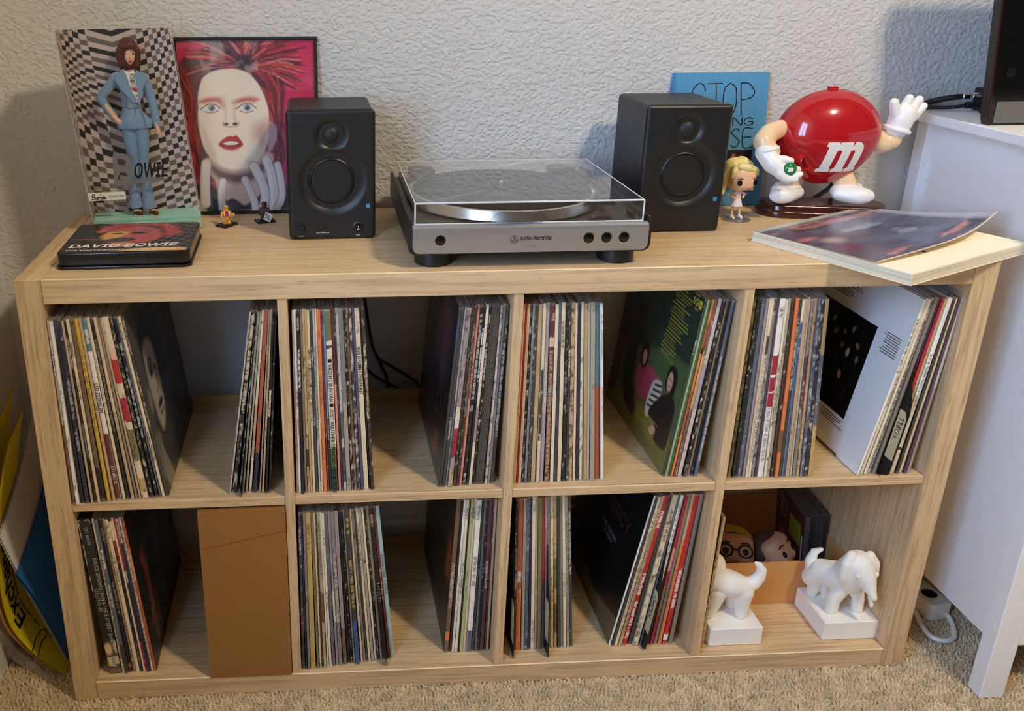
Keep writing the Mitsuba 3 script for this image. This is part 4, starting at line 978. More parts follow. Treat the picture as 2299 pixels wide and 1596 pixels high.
def fashion_doll():
    k = thing('fashion_doll', 'fashion doll with auburn hair in a pale blue trouser suit inside the clear box', 'doll')
    mat('doll_skin', (226, 178, 146), .42, .4); mat('denim', proc(lambda p, n, uv: mix(col((112, 142, 172)), col((136, 164, 190)), fbm(p.x * 420, p.y * 420, p.z * 420, 3))), .85, .15, sheen=.4)
    mat('auburn', proc(lambda p, n, uv: mix(col((58, 24, 22)), col((104, 44, 36)), fbm((p.x + p.y * .2) * 900, p.y * 200, p.z * 60, 3))), .38, .5)
    mat('lip_red', (172, 40, 44), .35, .5); mat('shoe_brown', (62, 38, 30), .35, .5); mat('shoe_cream', (214, 196, 150), .4, .4); mat('eye_paint', (58, 66, 96), .3, .5)
    A = lambda m: put(m, M_UP)
    dd = .031
    P = lambda u, z, r, d=0.0: (u, dd + d, z, r)
    # skin: head, neck, chest, arms and legs as one body
    head = bones([[P(.0805, .2960, .0118, .001), P(.0808, .2895, .0122), P(.0812, .2810, .0088, -.003), P(.0812, .2745, .0045, -.005)], [P(.0805, .2840, .0052, .003), P(.0790, .2590, .0054, .003), P(.0795, .2470, .0090, .002)],
                  [P(.0795, .2470, .0090, .002), P(.0560, .2540, .0055), P(.0300, .2190, .0045), P(.0495, .1880, .0040, -.004)], [P(.0795, .2470, .0090, .002), P(.1030, .2510, .0055), P(.1125, .2060, .0045), P(.1160, .1700, .0036, -.002)],
                  [P(.0795, .2470, .0090, .002), P(.0790, .2050, .0105), P(.0790, .1780, .0110)], [P(.0705, .1740, .0085), P(.0728, .1160, .0058), P(.0695, .0300, .0048)], [P(.0895, .1740, .0085), P(.0885, .1160, .0058), P(.0925, .0300, .0048, -.003)],
                  [P(.0495, .1880, .0040, -.004), P(.0560, .1800, .0042, -.006), P(.0600, .1755, .0030, -.007), P(.0625, .1735, .0018, -.007)], [P(.0560, .1800, .0034, -.007), P(.0585, .1825, .0018, -.009)],
                  [P(.1160, .1700, .0036, -.002), P(.1180, .1620, .0036, -.003), P(.1192, .1565, .0024, -.003), P(.1195, .1530, .0015, -.003)], [P(.1172, .1640, .0024, -.004), P(.1155, .1590, .0014, -.005)]], .0022, 8)
    # nose, ears
    obj('body', A(head), 'doll_skin', k, True)
    fz = dd - .0128
    F_ = lambda u, d, z, s, r=1.0: ball(r, (u, d, z), s, 2)
    obj('nose', A(bones([[(.0825, fz + .0016, .2878, .0010), (.0829, fz - .0002, .2832, .0016)]], .001, 4)), 'doll_skin', k, True)
    for u in (.0762, .0882):
        obj('eye', A(cat_([F_(u, fz + .0012 + (.0012 if u < .08 else .0014), .2888, (.0027, .0012, .0015))])), 'eye_paint', k, True)
        obj('eyebrow', A(tube(catmull([(u - .003, fz + .0018, .2918), (u, fz + .0008, .2928), (u + .003, fz + .0018, .2918)], 4), .0004, 6)), 'hair_black', k, True)
    obj('lips', A(cat_([F_(.0825, fz + .0006, .2778, (.0030, .0012, .0009)), F_(.0825, fz + .0008, .2764, (.0024, .0012, .0009))])), 'lip_red', k, True)
    # hair: cap with fringe and long sides
    cap = bones([[(.0800, dd + .004, .3000, .0145), (.0795, dd + .005, .2920, .0165), (.0790, dd + .006, .2760, .0155)], [(.0685, dd - .002, .2960, .0058), (.0655, dd - .001, .2840, .0058), (.0690, dd + .001, .2690, .0055)],
                 [(.0935, dd - .002, .2950, .0055), (.0940, dd - .001, .2830, .0055), (.0915, dd + .001, .2700, .0055)], [(.0720, dd - .0085, .3020, .0042), (.0800, dd - .0100, .3030, .0044), (.0880, dd - .0085, .3020, .0042)]], .0018, 6)
    cut = manifold3d.Manifold(from_tm(cap).to_mesh()) if False else cap
    obj('hair', A(cut), 'auburn', k, True)
    for q in range(9):
        u = .0708 + q * .0022; zz = .2955 + .0012 * math.cos(q * 2.1)
        obj('hair_strand', A(tube(catmull([(u, dd - .0115, .3035), (u, dd - .0140, .2995), (u + .0002, dd - .0138, zz)], 4), [.0013] * 4 + [.0013, .0011, .0009, .0006, .0003], 6)), 'auburn', k, True)
    # trousers
    tr = bones([[P(.0705, .1740, .0128), P(.0715, .1420, .0112), P(.0728, .1160, .0090), P(.0700, .0740, .0092), P(.0690, .0420, .0114)], [P(.0895, .1740, .0128), P(.0905, .1420, .0108), P(.0885, .1160, .0086), P(.0900, .0740, .0088, -.003), P(.0918, .0400, .0104, -.003)],
                [P(.0705, .1740, .0128), P(.0895, .1740, .0128)]], .0022, 4)
    obj('trousers', A(tr), 'denim', k, True)
    for (u, z, d) in ((.0698, .0440, 0), (.0920, .0420, -.003)):
        cf = lathe([(.0112, 0), (.0125, .0005), (.0125, .0085), (.0112, .009)], 28); cf.apply_translation((u, dd + d, z - .008)); obj('trouser_cuff', A(cf), 'denim', k, 40)
    # jacket: peplum, waist, chest, shoulders and both sleeves in one piece
    jk = bones([[P(.0780, .1765, .0215), P(.0785, .1880, .0190), P(.0780, .2040, .0142), P(.0775, .2180, .0158), P(.0785, .2360, .0170), P(.0785, .2460, .0120)],
                [P(.0660, .1740, .0150), P(.0780, .1900, .0150)], [P(.0925, .1755, .0160, -.002), P(.0800, .1900, .0150)],
                [P(.0785, .2440, .0115), P(.0590, .2505, .0098)], [P(.0785, .2440, .0115), P(.0990, .2490, .0098)],
                [P(.0590, .2505, .0098), P(.0440, .2360, .0080), P(.0295, .2190, .0068), P(.0390, .2030, .0068), P(.0490, .1880, .0062, -.002)],
                [P(.0990, .2490, .0098), P(.1085, .2260, .0078), P(.1125, .2040, .0072), P(.1160, .1730, .0064)]], .0026, 8)
    lo = jk.vertices[:, 2] < .1695; inn = lo & (np.abs(jk.vertices[:, 0] - .079) < .034); jk.vertices[inn, 2] = .1695
    jk.vertices[:, 1] = dd + (jk.vertices[:, 1] - dd) * .82
    obj('jacket', A(jk), 'denim', k, True)
    zf = dd - .0175
    lap = lambda Q, d0: (lambda mm: put(mm, M_UP @ frame_xf((0, d0, 0), (1, 0, 0), (0, 0, 1))))(extrude(sg.Polygon(Q), .0014))
    obj('lapel', lap([(.0600, .2575), (.0700, .2655), (.0735, .2560), (.0860, .2130), (.0820, .2120), (.0650, .2330), (.0555, .2490)], zf + .0040), 'denim', k)
    obj('lapel', lap([(.1030, .2545), (.0900, .2650), (.0880, .2560), (.0905, .2100), (.0935, .2150), (.1000, .2380), (.1060, .2480)], zf + .0040), 'denim', k)
    obj('shirt', lap([(.0705, .2650), (.0745, .2560), (.0800, .2300), (.0880, .2130), (.0905, .2200), (.0890, .2560), (.0865, .2650), (.0790, .2600)], zf + .0052), 'ink_white', k)
    p = Print(.012, .046, 24, 92, (206, 204, 198)); p.c[(p.n(900, 900, 2) > .55)] = lin((44, 44, 48)); p.fill([(-.01, .021), (.02, .014), (.02, .019), (-.01, .026)], (178, 30, 50), .001, False); p.fill([(-.01, .016), (.02, .009), (.02, .012), (-.01, .019)], (230, 228, 222), .001, False)
    mm, c = p.mesh(np.eye(4)); mm.vertices[:, 0] = .0840 + (mm.vertices[:, 0] - .006) * (.35 + .65 * np.sin(np.clip(mm.vertices[:, 1] / .046, .08, 1) * 2.3)) + (.046 - mm.vertices[:, 1]) * .11
    mm.vertices = np.c_[mm.vertices[:, 0], np.full(len(mm.vertices), zf + .0032), .2130 + mm.vertices[:, 1]]
    obj('tie', A(mm), 'print_satin', k, color=c)
    obj('button', A(cyl(.0015, .001, 12, (.0895, zf + .0035, .2075), 'y')), 'alu_dark', k)
    for a, b in (((.0690, .2400), (.0700, .2050)), ((.0830, .2080), (.0835, .1690)), ((.0935, .2050), (.0985, .1720))):
        obj('seam', A(tube([(a[0], zf + .0032 + (.0022 if a[1] < .21 else 0), a[1]), (b[0], zf + (.0030 if a[1] > .21 else .0006), b[1])], .0005, 5)), 'ink_dim', k, True)
    obj('waist_seam', A(tube(catmull([(.0650, zf + .0075, .2050), (.0720, zf + .0050, .2035), (.0800, zf + .0042, .2030), (.0920, zf + .0078, .2040)], 4), .0005, 5)), 'ink_dim', k, True)
    for (u, z, d, s_) in ((.0715, .0235, -.006, -1), (.0985, .0235, -.010, 1)):
        sh = k + '__shoe'
        sk = obj('shoe', A(bones([[(u - .004 * s_, dd + d + .008, z + .006, .0055), (u, dd + d, z + .0035, .0052), (u + .004, dd + d - .006, z + .0025, .0042)]], .002, 8)), 'shoe_brown', k, True)
        obj('sole', A(box(u - .006, u + .008, dd + d - .010, dd + d + .008, BB + .0004, z + .0005, .0008)), 'shoe_cream', sk)
        obj('heel', A(cyl(.0022, .012, 14, (u - .005, dd + d + .010, BB + .0004))), 'shoe_brown', sk)
        obj('strap', A(tube(catmull([(u - .004, dd + d - .006, z + .008), (u + .001, dd + d - .0085, z + .0095), (u + .006, dd + d - .004, z + .007)], 4), .0016, 6)), 'shoe_cream', sk, True)
fashion_doll()

# framed painted portrait
def framed_portrait():
    k = thing('framed_portrait', 'framed painting of a pale red-haired face on crimson, behind the left loudspeaker', 'framed picture')
    fw, fh, t0 = .250, .308, .0145
    e = np.array([0, .034, .31]); e /= np.linalg.norm(e)
    F = frame_xf((.1925, .3605, H + .0006), (1, 0, 0), e)
    b = .0056
    for q in ([0, fw, 0, b], [0, fw, fh - b, fh], [0, b, b, fh - b], [fw - b, fw, b, fh - b]):
        obj('frame_bar', put(box(q[0], q[1], q[2], q[3], -t0, 0, .0008), F), 'black_satin', k)
    obj('backing', put(box(b, fw - b, b, fh - b, -t0, -.006), F), 'box_card', k)
    p = Print(fw - 2 * b, fh - 2 * b, 270, 330, (196, 36, 78))
    sh = .016 - b          # measured coordinates start .016 right of the frame's left edge
    f_ = lambda Q: [(a + sh, c - b) for a, c in Q]
    p.c *= (.72 + .56 * p.n(22, 40, 2))[:, None]
    p.blend((150, 50, 110), np.clip((.16 - p.y) / .14, 0, .75)); p.blend((214, 90, 120), np.clip((p.n(30, 70, 8) - .52) * 3, 0, .6))
    # hair mass
    p.fill(f_([(-.02, .26), (.03, .285), (.06, .31), (.12, .312), (.145, .29), (.155, .255), (.172, .215), (.172, .17), (.165, .12), (.155, .075), (.03, .06), (.01, .1), (.005, .16), (-.02, .2)]), (96, 24, 28), .006, warp=.016, wf=50)
    rng = np.random.default_rng(2)
    for q in range(380):            # brushed strands that fan out from the crown
        a = rng.uniform(-.9, 3.6); r0, r1 = rng.uniform(.01, .05), rng.uniform(.045, .11)
        cx, cy = .1065, .262
        P0, P1 = (cx + r0 * math.cos(a), cy + r0 * math.sin(a) * .75), (cx + r1 * math.cos(a + rng.normal(0, .15)), cy + r1 * math.sin(a) * .7)
        if P1[1] < .205 and .03 < P1[0] < .14: continue
        c_ = [(200, 64, 60), (64, 20, 26), (150, 36, 42), (220, 130, 124), (40, 16, 22), (176, 44, 44), (84, 22, 28)][rng.integers(7)]
        p.line(f_([P0, ((P0[0] + P1[0]) / 2 + rng.normal(0, .004), (P0[1] + P1[1]) / 2 + .004), P1]), c_, rng.uniform(.0012, .0038), .0016, alpha=.75)
    for q in range(110):
        sx = rng.choice([0, 1]); x0 = rng.uniform(.143, .168) if sx else rng.uniform(-.008, .02); y0 = rng.uniform(.1, .23)
        c_ = [(150, 34, 38), (52, 18, 24), (190, 60, 56), (90, 24, 30)][rng.integers(4)]
        p.line(f_([(x0 - .012, y0 + .03), (x0, y0), (x0 + rng.normal(0, .004), y0 - .035)]), c_, rng.uniform(.0015, .004), .0016, alpha=.7)
    p.spot(.1065 + sh, .262, .016, .012, (36, 18, 22), .9, .9)
    # neck, coat
    p.fill(f_([(.03, .1), (.045, .06), (.06, .02), (.12, .015), (.135, .06), (.145, .11)]), (206, 176, 160), .005)
    p.fill(f_([(.03, .098), (.06, .078), (.1, .074), (.14, .098), (.13, .07), (.09, .055), (.05, .066)]), (70, 26, 34), .01, alpha=.85)
    p.fill(f_([(-.02, .03), (.03, .06), (.055, .03), (.09, .012), (.12, .03), (.15, .05), (.25, .04), (.25, -.02), (-.02, -.02)]), (30, 28, 34), .004, warp=.008)
    p.fill(f_([(-.02, .02), (.01, .03), (.03, -.01), (-.02, -.02)]), (186, 184, 182), .004); p.fill(f_([(.06, .015), (.075, .028), (.1, .01), (.11, -.01), (.07, -.01)]), (24, 24, 30), .003)
    # ears and face
    p.fill(f_([(.145, .16), (.158, .155), (.157, .13), (.143, .11)]), (190, 150, 160), .004)
    p.fill(f_([(.022, .195), (.026, .225), (.04, .246), (.078, .255), (.115, .246), (.136, .215), (.145, .18), (.144, .14), (.135, .11), (.112, .086), (.083, .08), (.056, .088), (.033, .11), (.022, .15)]), (236, 222, 200), .003, warp=.003)
    p.fill(f_([(.118, .155), (.146, .165), (.143, .13), (.125, .098), (.108, .088), (.116, .12)]), (176, 124, 112), .022, alpha=.7)
    p.fill(f_([(.02, .165), (.03, .14), (.036, .11), (.05, .092), (.038, .13)]), (206, 168, 160), .012, alpha=.7)
    p.fill(f_([(.1, .105), (.125, .13), (.12, .1)]), (234, 228, 218), .014, alpha=.8)
    p.fill(f_([(.06, .12), (.08, .118), (.09, .086), (.062, .095)]), (236, 226, 206), .02, alpha=.6)
    p.blend((206, 200, 186), np.clip((p.n(40, 40, 12) - .55) * 3, 0, .35) * (p.y > .19) * (np.abs(p.x - .08 - sh) < .05))
    # brows, lids, eyes
    for s0, cx in ((-1, .0447), (1, .1072)):
        p.fill(f_([(cx - .026, .196), (cx - .012, .205), (cx + .012, .207), (cx + .022, .2), (cx + .024 * (1 if s0 < 0 else -1) + (0 if s0 < 0 else 0), .186), (cx + .01, .197), (cx - .012, .196)]), (196, 62, 46), .006, alpha=.75)
        p.fill(f_([(cx - .017, .186), (cx - .006, .1935), (cx + .007, .1935), (cx + .016, .187), (cx + .004, .182), (cx - .008, .182)]), (226, 220, 212), .002)
        p.spot(cx + .001 + sh, .188 - b, .0058, .0058, (110, 128, 134), .4); p.spot(cx + .001 + sh, .188 - b, .0026, .0028, (20, 20, 24), .4); p.spot(cx - .001 + sh, .1898 - b, .0011, .0011, (240, 240, 240), .4)
        p.line(f_([(cx - .018, .186), (cx - .006, .194), (cx + .007, .194), (cx + .017, .187)]), (84, 50, 52), .0016, .001)
        p.line(f_([(cx - .012, .182), (cx, .1795), (cx + .012, .183)]), (150, 60, 64), .0014, .0015)
        p.line(f_([(cx - .016, .198), (cx, .2025), (cx + .014, .199)]), (150, 84, 70), .0012, .002)
    p.line(f_([(.066, .2), (.07, .175), (.068, .163)]), (214, 192, 172), .004, .005, alpha=.8); p.line(f_([(.088, .2), (.085, .175), (.088, .163)]), (206, 180, 160), .004, .005, alpha=.8)
    p.spot(.0700 + sh, .160 - b, .0042, .0024, (96, 40, 42), .6); p.spot(.0855 + sh, .160 - b, .0046, .0026, (96, 40, 42), .6); p.line(f_([(.064, .163), (.066, .157), (.0775, .155), (.09, .157), (.092, .163)]), (170, 110, 100), .0014, .002)
    # mouth with parted lips
    p.fill(f_([(.0544, .1245), (.066, .136), (.0765, .1395), (.08, .138), (.088, .1395), (.0981, .124), (.088, .117), (.0765, .1145), (.064, .117)]), (186, 40, 42), .002)
    p.fill(f_([(.06, .1245), (.07, .1305), (.083, .1305), (.093, .1245), (.084, .1205), (.068, .1205)]), (120, 26, 30), .002)
    p.fill(f_([(.063, .126), (.072, .1295), (.083, .1295), (.09, .126), (.083, .1235), (.07, .1235)]), (232, 222, 208), .0015)
    p.line(f_([(.062, .117), (.0765, .1125), (.091, .117)]), (206, 140, 124), .002, .003)
    # raised fingers of both hands
    for Q, wd in (([(.031, .0905), (.027, .06), (.026, .02)], .0165), ([(.059, .059), (.055, .035), (.056, .01)], .012), ([(.0986, .061), (.107, .04), (.114, .02), (.116, .005)], .0125), ([(.1155, .085), (.128, .058), (.134, .03), (.128, .005)], .0155), ([(.1385, .0965), (.146, .07), (.150, .03), (.146, .0)], .0155), ([(.158, .087), (.163, .06), (.164, .03), (.155, .01)], .0115)):
        p.line(f_(Q), (150, 120, 124), wd + .0022, .0015); p.line(f_(Q), (214, 208, 204), wd, .002)
        p.line(f_([(a - wd * .18, c) for a, c in Q]), (236, 232, 226), wd * .3, .004, alpha=.7)
        p.spot(Q[0][0] + sh, Q[0][1] - b - .002, wd * .28, .004, (232, 214, 204), .5, .8)
    m, c = p.mesh(F @ frame_xf((b, b, -.0055), (1, 0, 0), (0, 1, 0)))
    obj('painting', m, 'print_satin', k, color=c)
    g = trimesh.Trimesh([(b, b, -.0035), (fw - b, b, -.0035), (fw - b, fh - b, -.0035), (b, fh - b, -.0035)], [[0, 1, 2], [0, 2, 3]], process=False)
    obj('glass', put(g, F), 'acrylic', k)
framed_portrait()

# black tin book with a rounded lid
def tin_book():
    k = thing('tin_book', 'flat black tin with printed portrait lid and white lettering at the left corner', 'tin')
    M = np.eye(4); M[:3, :3] = rodrigues((0, 0, 1), .0185)[:3, :3]; M[:3, 3] = (.0493 + .0977, .0477 + .0846, H + .0004)
    obj('base', put(rbox(.200, .1745, .0045, .013, 8, .0012), M), 'black_gloss', k, 40)
    lid = rbox(.1954, .1693, .0200, .0125, 8, .0022); lid.apply_translation((0, 0, .0046)); obj('lid', put(lid, M), 'black_gloss', k, 40)
    p = Print(.187, .161, 190, 165, (24, 23, 25))
    ox, oy = -.0042, -.0042
    f_ = lambda Q: [(a + ox, c + oy) for a, c in Q]
    i = np.floor(p.x / .0105 + p.y * 18); j = np.floor(p.y / .0125 + 2 * np.sin(p.x * 22)); chk = ((i + j) % 2 == 0) & (p.x > .085 + (p.y - .05) * .1)
    p.c[chk] = lin((70, 68, 70))
    p.fill(f_([(.0376, .13), (.055, .155), (.0922, .1775), (.13, .165), (.16, .14), (.17, .105), (.155, .08), (.145, .1), (.14, .13), (.12, .148), (.09, .15), (.06, .135), (.045, .11)]), (168, 66, 72), .012, warp=.016, wf=50)
    p.fill(f_([(.055, .12), (.07, .138), (.1, .145), (.13, .13), (.142, .1), (.14, .07), (.12, .05), (.09, .04), (.07, .05), (.06, .08)]), (178, 86, 78), .01, warp=.006)
    p.fill(f_([(.05, .09), (.06, .118), (.085, .12), (.085, .1), (.075, .07), (.06, .07)]), (206, 154, 84), .01, warp=.006)
    p.fill(f_([(.06, .1045), (.072, .108), (.083, .104), (.072, .099)]), (36, 26, 26), .003); p.fill(f_([(.092, .106), (.104, .113), (.118, .106), (.104, .101)]), (36, 26, 26), .004)
    p.line(f_([(.06, .116), (.075, .121), (.086, .116)]), (60, 34, 30), .003, .003); p.line(f_([(.094, .119), (.108, .124), (.12, .116)]), (60, 34, 30), .003, .003)
    p.fill(f_([(.06, .066), (.072, .079), (.088, .081), (.106, .068), (.09, .056), (.074, .055)]), (34, 32, 32), .004)
    p.fill(f_([(.072, .045), (.1, .05), (.11, .035), (.08, .03)]), (198, 128, 96), .006)
    p.fill(f_([(.08, .005), (.13, .02), (.18, .02), (.19, .004), (.18, -.01), (.09, -.01)]), (214, 172, 110), .006, warp=.01)
    p.line(f_([(0, .075), (.03, .072), (.055, .07)]), (190, 110, 100), .003, .002); p.spot(.037, .112, .005, .002, (214, 190, 150), .5); p.spot(.044, .118, .005, .002, (214, 190, 150), .5)
    for q in range(40):
        rr = np.random.default_rng(q); a = rr.uniform(.5, 2.9); r_ = rr.uniform(.05, .075)
        p.line(f_([(.1 + r_ * math.cos(a), .105 + r_ * math.sin(a)), (.1 + (r_ + .012) * math.cos(a + .1), .105 + (r_ + .012) * math.sin(a + .1))]), [(206, 110, 112), (110, 36, 40), (226, 150, 140)][q % 3], .0012, .0012, False, .8)
    F = M @ frame_xf((-.0935, -.0805, .0248), (1, 0, 0), (0, 1, 0))
    m, c = p.mesh(F); obj('lid_print', m, 'print_gloss', k, color=c)
    t1 = text('DAVID BOWIE', .0150, True, .0002, width=.160, shear=.22); obj('lettering', put(moved(t1, (.0080, .0240, .0003)), F), 'ink_white', k)
    t2 = text('THE PHOTOGRAPHY OF MICK ROCK', .0052, False, .0002, width=.162, shear=.1); obj('lettering', put(moved(t2, (.0070, .0060, .0003)), F), 'ink_white', k)
tin_book()

# two small toy figures on black base plates
mat('toy_yellow', (232, 172, 34), .3, .5); mat('toy_pink', (176, 48, 98), .3, .5); mat('toy_brown', (74, 46, 34), .35, .5); mat('toy_tan', (196, 150, 110), .35, .5); mat('toy_grey', (128, 122, 108), .35, .5); mat('toy_cream', (240, 222, 150), .35, .5)
def toy(loc, rz, kind):
    k = thing('toy_figure', 'tiny yellow toy figure with pink top holding a brown guitar, on a black plate' if kind == 0 else 'tiny brown toy figure holding a white printed sheet, on a black plate', 'toy figure')
    M = np.eye(4); M[:3, :3] = rodrigues((0, 0, 1), rz)[:3, :3]; M[:3, 3] = (*loc, H + .0004)
    S = np.eye(4); S[:3, :3] *= .88
    Pt = lambda m: put(m, M @ S)
    G = M @ rodrigues((0, 0, 1), .60)
    obj('base_plate', put(box(-.0160, .0160, -.0120, .0120, 0, .0034, .0004), G), 'black_plastic', k)
    for a in (-.010, .010): obj('stud', put(cyl(.0024, .0017, 14, (a, -.0075, .0034)), G), 'black_plastic', k, 40)
    skin, top, leg = ('toy_yellow', 'toy_pink', 'toy_yellow') if kind == 0 else ('toy_brown', 'toy_brown', 'toy_brown')
    z0 = .0042
    for sx in (-1, 1):
        obj('leg', Pt(cat_([box(.0004 if sx > 0 else -.0076, .0076 if sx > 0 else -.0004, -.0040, .0040, z0, z0 + .0120, .0007), box(.0004 if sx > 0 else -.0076, .0076 if sx > 0 else -.0004, -.0066, .0, z0, z0 + .0030, .0006)])), leg, k)
    obj('torso', Pt(hull([(x_, y_, z_) for z_, hw in ((z0 + .012, .0078), (z0 + .0245, .0060)) for x_ in (-hw, hw) for y_ in (-.0038, .0038)])), top, k)
    for sx in (-1, 1):
        obj('arm', Pt(bones([[(sx * .0078, 0, z0 + .0225, .0026), (sx * .0096, -.001, z0 + .0160, .0025), (sx * .0080, -.0065, z0 + .0120, .0022)]], .0012, 4)), skin, k, True)
    hd = rbox(.0105, .0105, .0108, .0046, 6, .0018); obj('head', Pt(moved(hd, (0, 0, z0 + .0250))), skin, k, True)
    for sx in (-1, 1): obj('eye', Pt(ball(.0009, (sx * .0022, -.0052, z0 + .0312), sub=2)), 'ink_black', k, True)
    if kind == 0:
        cp = ball(.0068, (0, .0010, z0 + .0325), (1, 1, .62)); obj('hair', Pt(trimesh.intersections.slice_mesh_plane(cp, (0, 0, 1), (0, 0, z0 + .0318), cap=True)), 'toy_grey', k, True)
        obj('scarf', Pt(tube(catmull([(-.0045, -.0048, z0 + .0160), (-.0050, -.0042, z0 + .0235), (0, .0052, z0 + .0252), (.0050, -.0042, z0 + .0235), (.0045, -.0048, z0 + .0160)], 5), .0016, 8)), 'toy_cream', k, True)
        gt = cat_([extrude(sg.Point(0, 0).buffer(.0048).union(sg.Point(.0060, 0).buffer(.0036)), .0022), extrude(sg.box(.006, -.0008, .0190, .0008), .0018), extrude(sg.Polygon([(.0185, -.0022), (.0245, -.0028), (.0245, .0028), (.0185, .0022)]), .0018)])
        obj('guitar', Pt(put(gt, frame_xf((-.0085, -.0105, z0 + .0110), (1, 0, .42), (-.42, 0, 1)))), 'toy_tan', k)
    else:
        sh_ = put(box(0, .0150, 0, .0165, 0, .0008, .0002), frame_xf((-.0002, -.0098, z0 + .0030), (1, 0, -.42), (.42, 0, 1)))
        obj('printed_sheet', Pt(sh_), 'ink_white', k)
        ln = cat_([put(box(.0018, .0018 + [.0112, .0098, .0108, .0085][q], .0035 + q * .0030, .0047 + q * .0030, .0009, .0011), frame_xf((-.0002, -.0102, z0 + .0030), (1, 0, -.42), (.42, 0, 1))) for q in range(4)])
        ks = obj('print_lines', Pt(ln), 'ink_black', k); labels[ks] = {"kind": "stuff", "label": "lines of small black print"}
        pz = lambda z_: put(z_, M)
toy((.2790, .2830), .35, 0)
toy((.3440, .3050), -.25, 1)
# ---------------------------------------------------------------- loudspeakers and turntable
mat('speaker_box', (30, 31, 33), .46, .45); mat('speaker_front', (24, 25, 26), .40, .5); mat('cone', (58, 60, 64), .5, .4); mat('rubber', (20, 20, 21), .35, .5)
def mesh_c(p, n, uv):
    a = dr.sin((p.x + p.z) * 4200.0) * dr.sin((p.x - p.z) * 4200.0)
    return mix(col((14, 14, 15)), col((52, 52, 54)), smoothstep(-.2, .8, a))
mat('dome_mesh', proc(mesh_c), .5, .4); mat('logo_blue', (70, 150, 200), .4, .4)
def speaker(name, loc, rz, label, controls):
    k = thing('loudspeaker', label, 'loudspeaker', None)
    w_, d_, h_ = .141, .160, .210
    M = np.eye(4); M[:3, :3] = rodrigues((0, 0, 1), rz)[:3, :3]; M[:3, 3] = (*loc, H + .0005)
    A = lambda m: put(m, M)
    cab = rbox(w_ - .003, h_ - .003, d_ - .016, .0075, 6, .0012); cab.apply_transform(np.array([[1, 0, 0, w_ / 2], [0, 0, -1, d_], [0, 1, 0, h_ / 2], [0, 0, 0, 1.]])); cab.fix_normals()
    obj('cabinet', A(cab), 'speaker_box', k, 30)
    # baffle: rounded plate with shallow dished wells around both drivers (height field over a fine grid)
    nx, nz = 94, 140
    X, Z = np.meshgrid(np.linspace(0, w_, nx + 1), np.linspace(0, h_, nz + 1))
    wc = (w_ / 2, .0965); tc = (w_ / 2, .1695)
    rw, rt = np.hypot(X - wc[0], Z - wc[1]), np.hypot(X - tc[0], Z - tc[1])
    def well(r, r0, r1, dep): return dep * np.clip(1 - (r - r0) / (r1 - r0), 0, 1) ** 1.6
    dep = np.maximum(well(rw, .040, .058, .0085), well(rt, .0150, .0290, .0075)); dep = np.where(rw < .0392, .0160, dep)
    ex = np.minimum(np.minimum(X, w_ - X), np.minimum(Z, h_ - Z))
    dep = dep + .0045 * (1 - np.clip(ex / .0055, 0, 1)) ** 2
    V = np.c_[X.ravel(), dep.ravel(), Z.ravel()]
    i, j = np.meshgrid(np.arange(nz), np.arange(nx), indexing='ij'); kk = nx + 1
    q = np.stack([i * kk + j, i * kk + j + 1, (i + 1) * kk + j + 1, (i + 1) * kk + j], -1).reshape(-1, 4)
    # round the silhouette corners
    r = .0085
    cxx = np.clip(V[:, 0], r, w_ - r); czz = np.clip(V[:, 2], r, h_ - r)
    dx, dz = V[:, 0] - cxx, V[:, 2] - czz; L = np.hypot(dx, dz); s_ = np.where(L > r, r / np.maximum(L, 1e-9), 1)
    V[:, 0] = cxx + dx * s_; V[:, 2] = czz + dz * s_
    F = np.vstack([q[:, [0, 1, 2]], q[:, [0, 2, 3]]])
    obj('baffle', A(trimesh.Trimesh(V, F, process=False)), 'speaker_front', k, True)
    rim = rbox(w_, h_, .0125, .0085, 6, .0); rim.apply_transform(np.array([[1, 0, 0, w_ / 2], [0, 0, -1, .0168], [0, 1, 0, h_ / 2], [0, 0, 0, 1.]])); rim.fix_normals()
    obj('baffle_rim', A(rim), 'speaker_front', k, 30)
    def ax(prof, c, n=56):        # lathe whose axis points out of the baffle
        m = lathe(prof, n); m.apply_transform(np.array([[1, 0, 0, c[0]], [0, 0, -1, 0], [0, 1, 0, c[1]], [0, 0, 0, 1.]])); return m
    wf = obj('woofer', A(ax([(.0395, -.0125), (.0425, -.0078), (.0415, -.0060), (.0388, -.0072)], wc)), 'rubber', k, 40)
    obj('surround', A(ax([(.0392, -.0075), (.0372, -.0030), (.0345, -.0022), (.0322, -.0048), (.0312, -.0080)], wc)), 'rubber', wf, 60)
    obj('cone', A(ax([(.0314, -.0080), (.0250, -.0108), (.0196, -.0128)], wc)), 'cone', wf, 60)
    obj('dust_cap', A(ax([(.0200, -.0128), (.0170, -.0106), (.0110, -.0090), (.0050, -.0084), (0, -.0083)], wc)), 'cone', wf, 60)
    tw = obj('tweeter', A(ax([(.0158, -.0115), (.0150, -.0080), (.0125, -.0040), (.0085, -.0015), (.0040, -.0004), (0, -.0002)], tc)), 'dome_mesh', k, 60)
    obj('badge', A(cat_([extr_front(sg.box(-.0022, -.0024, .0022, .0024).buffer(.0008), (.1285, .0555), .0006)])), 'logo_blue', k, label='small pale blue maker emblem')
    for z in (-.0012, .0012): obj('badge_line', A(extr_front(sg.LineString([(-.0016, z * .8), (0, z * .8 + .0006), (.0016, z * .8)]).buffer(.00025), (.1285, .0555), .0008)), 'ink_black', k)
